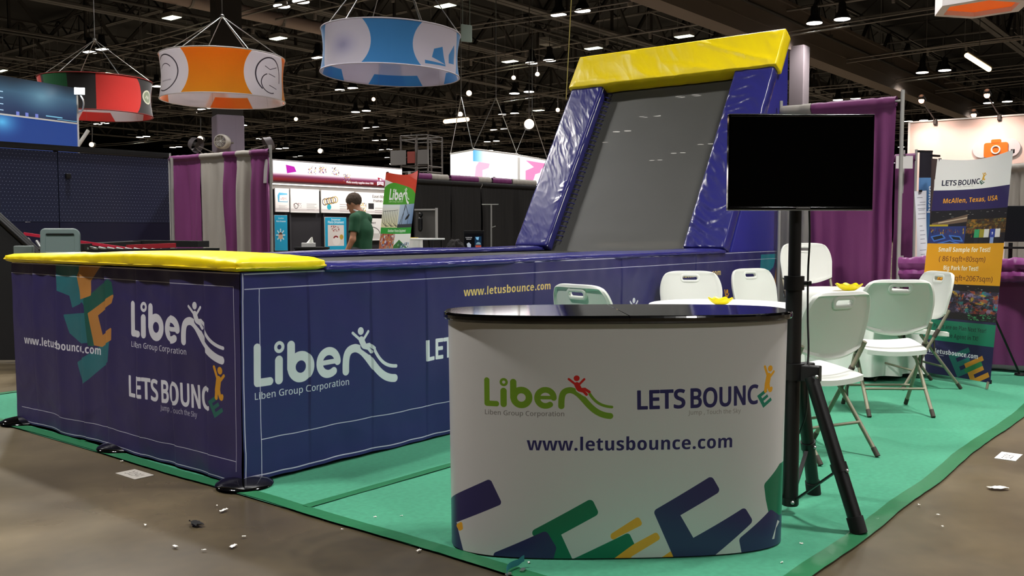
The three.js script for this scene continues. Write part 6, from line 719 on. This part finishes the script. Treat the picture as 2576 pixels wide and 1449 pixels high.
  const hair = (p) => { const q = loc(p); let d = ell(q, V(0, 0.05, -0.016), 0.085, 0.102 + look.hair * 0.01, 0.11); d = Math.max(d, -(ell(q, V(0, -0.035, 0.075), 0.085, 0.098, 0.075))); if (look.hair > 0.5) d = sminK(d, ell(q, V(0, -0.05, -0.06), 0.088, 0.12, 0.06), 0.03); else d = Math.max(d, -0.055 - q.y - (q.z < -0.02 ? 0.03 : 0)); return d + 0.006 * nz(q.x * 60, q.y * 25, q.z * 60) + (look.hair > 0.5 ? 0.016 * nz(q.x * 28, q.y * 16, q.z * 28) : 0); }; mesh('hair', skin(hair, hd.clone().addScalar(-0.22), hd.clone().addScalar(0.22), 0.008), std(look.hairColor, 0.9), body);
  mesh('collar', new THREE.TorusGeometry(0.064, 0.012, 8, 28).rotateX(Math.PI / 2 - 0.35).translate(J.neck.x, J.neck.y + 0.06, J.neck.z + 0.025), std(look.collar, 0.8), body);
  const eye = []; for (const s of [-1, 1]) { const e = hp(s * 0.031, 0.002, 0.087); eye.push(new THREE.SphereGeometry(0.006, 8, 6).translate(e.x, e.y, e.z)); } mesh('eyes', eye, std(0x2a211c, 0.2), body); return t;
}
{
  const p = at(906, 560, 12.45);
  person('person', 'grey-haired man in a dark green T-shirt walking with bowed head past the gift stand', V(p.x, 0.004, p.z), -1.84, {
    head: V(0, 1.585, 0.085), neck: V(0, 1.435, 0.0), chest: V(0, 1.24, -0.015), hips: V(0, 0.95, 0.0), shL: V(0.185, 1.395, -0.01), elL: V(0.235, 1.12, 0.0), wrL: V(0.215, 0.9, 0.13), shR: V(-0.185, 1.395, -0.01), elR: V(-0.235, 1.12, 0.03), wrR: V(-0.2, 0.93, 0.17),
    hpL: V(0.09, 0.9, 0), knL: V(0.1, 0.5, 0.09), anL: V(0.1, 0.09, 0.03), toL: V(0.11, 0.045, 0.17), hpR: V(-0.09, 0.9, 0), knR: V(-0.1, 0.5, 0.03), anR: V(-0.1, 0.1, -0.16), toR: V(-0.11, 0.045, -0.03),
  }, { skin: 0xb98265, shirt: 0x1f5136, trousers: 0x2b2c33, hairColor: 0x4a3c31, hair: 0.1, collar: 0xe6e6ea, sleeve: 0.62, nod: 0.42 });
  const q = at(1141, 620, 10.2);
  const st = thing('stool', 'low black stool under the seated dark-haired person', 'stool', V(q.x, 0, q.z)); mesh('seat', new THREE.CylinderGeometry(0.19, 0.18, 0.05, 28).translate(0, 0.34, 0), M.black, st); for (let i = 0; i < 4; i++) { const a = i * Math.PI / 2 + 0.7; mesh('leg', rod(V(Math.cos(a) * 0.13, 0.32, Math.sin(a) * 0.13), V(Math.cos(a) * 0.18, 0.01, Math.sin(a) * 0.18), 0.012), M.metal, st); }
  person('person', 'dark-haired person sitting behind the trampoline base, only the hair showing', V(q.x, 0.004, q.z), 2.4, {
    head: V(0, 0.975, 0.03), neck: V(0, 0.84, -0.01), chest: V(0, 0.68, -0.01), hips: V(0, 0.46, -0.02), shL: V(0.17, 0.8, -0.01), elL: V(0.21, 0.57, 0.05), wrL: V(0.14, 0.53, 0.27), shR: V(-0.17, 0.8, -0.01), elR: V(-0.21, 0.57, 0.05), wrR: V(-0.14, 0.53, 0.27),
    hpL: V(0.09, 0.46, 0.02), knL: V(0.12, 0.47, 0.4), anL: V(0.12, 0.09, 0.36), toL: V(0.13, 0.045, 0.5), hpR: V(-0.09, 0.46, 0.02), knR: V(-0.12, 0.47, 0.4), anR: V(-0.12, 0.09, 0.36), toR: V(-0.13, 0.045, 0.5),
  }, { skin: 0xc08e70, shirt: 0x22222a, trousers: 0x20242c, hairColor: 0x130e0b, hair: 1, collar: 0x22222a, sleeve: 0.75, nod: 0.3 });
}
// ---------------------------------------------------------------- on the floor
const floorNumber = (label, x, y, turn, txt, faint) => { const p = onLevel(x, y, 0.002), t = single('floor_sticker', new THREE.BoxGeometry(0.19, 0.002, 0.105), std(0xffffff, 0.5, { map: canvasTex(256, 144, (c, w, h) => { c.fillStyle = faint ? '#c8c2b8' : '#e4e2de'; c.fillRect(0, 0, w, h); fit(c, txt, 40, 104, 176, 66, '', faint ? '#6b6660' : '#1f1c1a'); if (faint) { c.fillStyle = 'rgba(200,194,184,0.5)'; blocks(c, 30, 20, 200, 100, 20, ['rgba(200,194,184,0.7)', 'rgba(150,140,130,0.5)'], 71); } }) }), label, 'sticker'); t.position.copy(p); t.rotation.y = turn; return t; };
floorNumber('white floor sticker reading 3291 on the concrete at right', 2537, 1148, YAW, '3291', false); floorNumber('worn grey paper sticker on the concrete before the printed front of the base', 339, 1193, -PHI, '3291', true);
function scrap(name, label, x, y, w, h, mat, s, group, cat = 'scrap') { const p = onLevel(x, y, 0.004); seed = s * 97 + 5; const g = sheet(6, 5, (u, v) => [(u - 0.5) * w * (1 + 0.4 * nz(u * 3, v * 3, s)), 0.004 + Math.abs(nz(u * 4, v * 4, s * 1.7)) * h, (v - 0.5) * w * 0.5 * (1 + 0.6 * nz(u * 4, v * 2, s + 9))]); const o = single(name, g, mat, label, cat, group); o.position.copy(p); o.rotation.y = s; return o; }
const paperMat = std(0xe9e6df, 0.7);
scrap('plastic_scrap', 'crumpled clear white plastic scrap on the concrete at right', 2512, 1230, 0.085, 0.014, std(0xe4e2dc, 0.25), 3.1); scrap('black_scrap', 'black ragged scrap on the concrete at lower left', 492, 1320, 0.075, 0.02, M.blackMatte, 5.3);
[[563, 1286, 0.03, 'larger white scrap just out from the black corner foot of the platform'], [545, 1274, 0.01, 'white speck beside the larger scrap near the corner foot'], [614, 1352, 0.012, 'round white speck right of the black scrap'], [586, 1376, 0.026, 'thin curved white scrap right of the black scrap, near the picture bottom'], [440, 1377, 0.02, 'yellowish white scrap below the black scrap'], [513, 1386, 0.013, 'small pale scrap between the yellowish and the curved scraps'], [306, 1162, 0.014, 'white speck on the green edge tape beside the worn sticker'], [366, 1323, 0.013, 'dull pale speck left of the black scrap'], [861, 1334, 0.01, 'white speck just outside the green tape below the seam'], [1053, 1387, 0.018, 'white scrap outside the green tape left of the counter'], [2311, 1272, 0.012, 'white speck beside the right green tape, nearer one'], [2360, 1297, 0.012, 'white speck on the concrete right of the tripod foot'], [2207, 1308, 0.014, 'white speck on the carpet right beside the tripod foot'], [2371, 1327, 0.009, 'smallest white speck on the concrete at right'], [2016, 1370, 0.011, 'white speck on the carpet between counter and tripod foot'], [1967, 1418, 0.009, 'white speck on the carpet right of the counter base'], [1330, 1418, 0.012, 'white speck on the carpet right of the teal strap'], [944, 1303, 0.011, 'white speck on the bright carpet left of the counter, left one'], [1010, 1300, 0.009, 'white speck on the bright carpet left of the counter, right one']].forEach(([x, y, w, l], i) => scrap('paper_scrap', l, x, y, w * 1.3, 0.008, paperMat, i + 1.4, 'tiny white paper scraps on the floor'));

scene.traverse((o) => { if (o.isMesh) o.castShadow = o.receiveShadow = true; });
console.log('lamps', nLamps);
renderer.render(scene, camera);
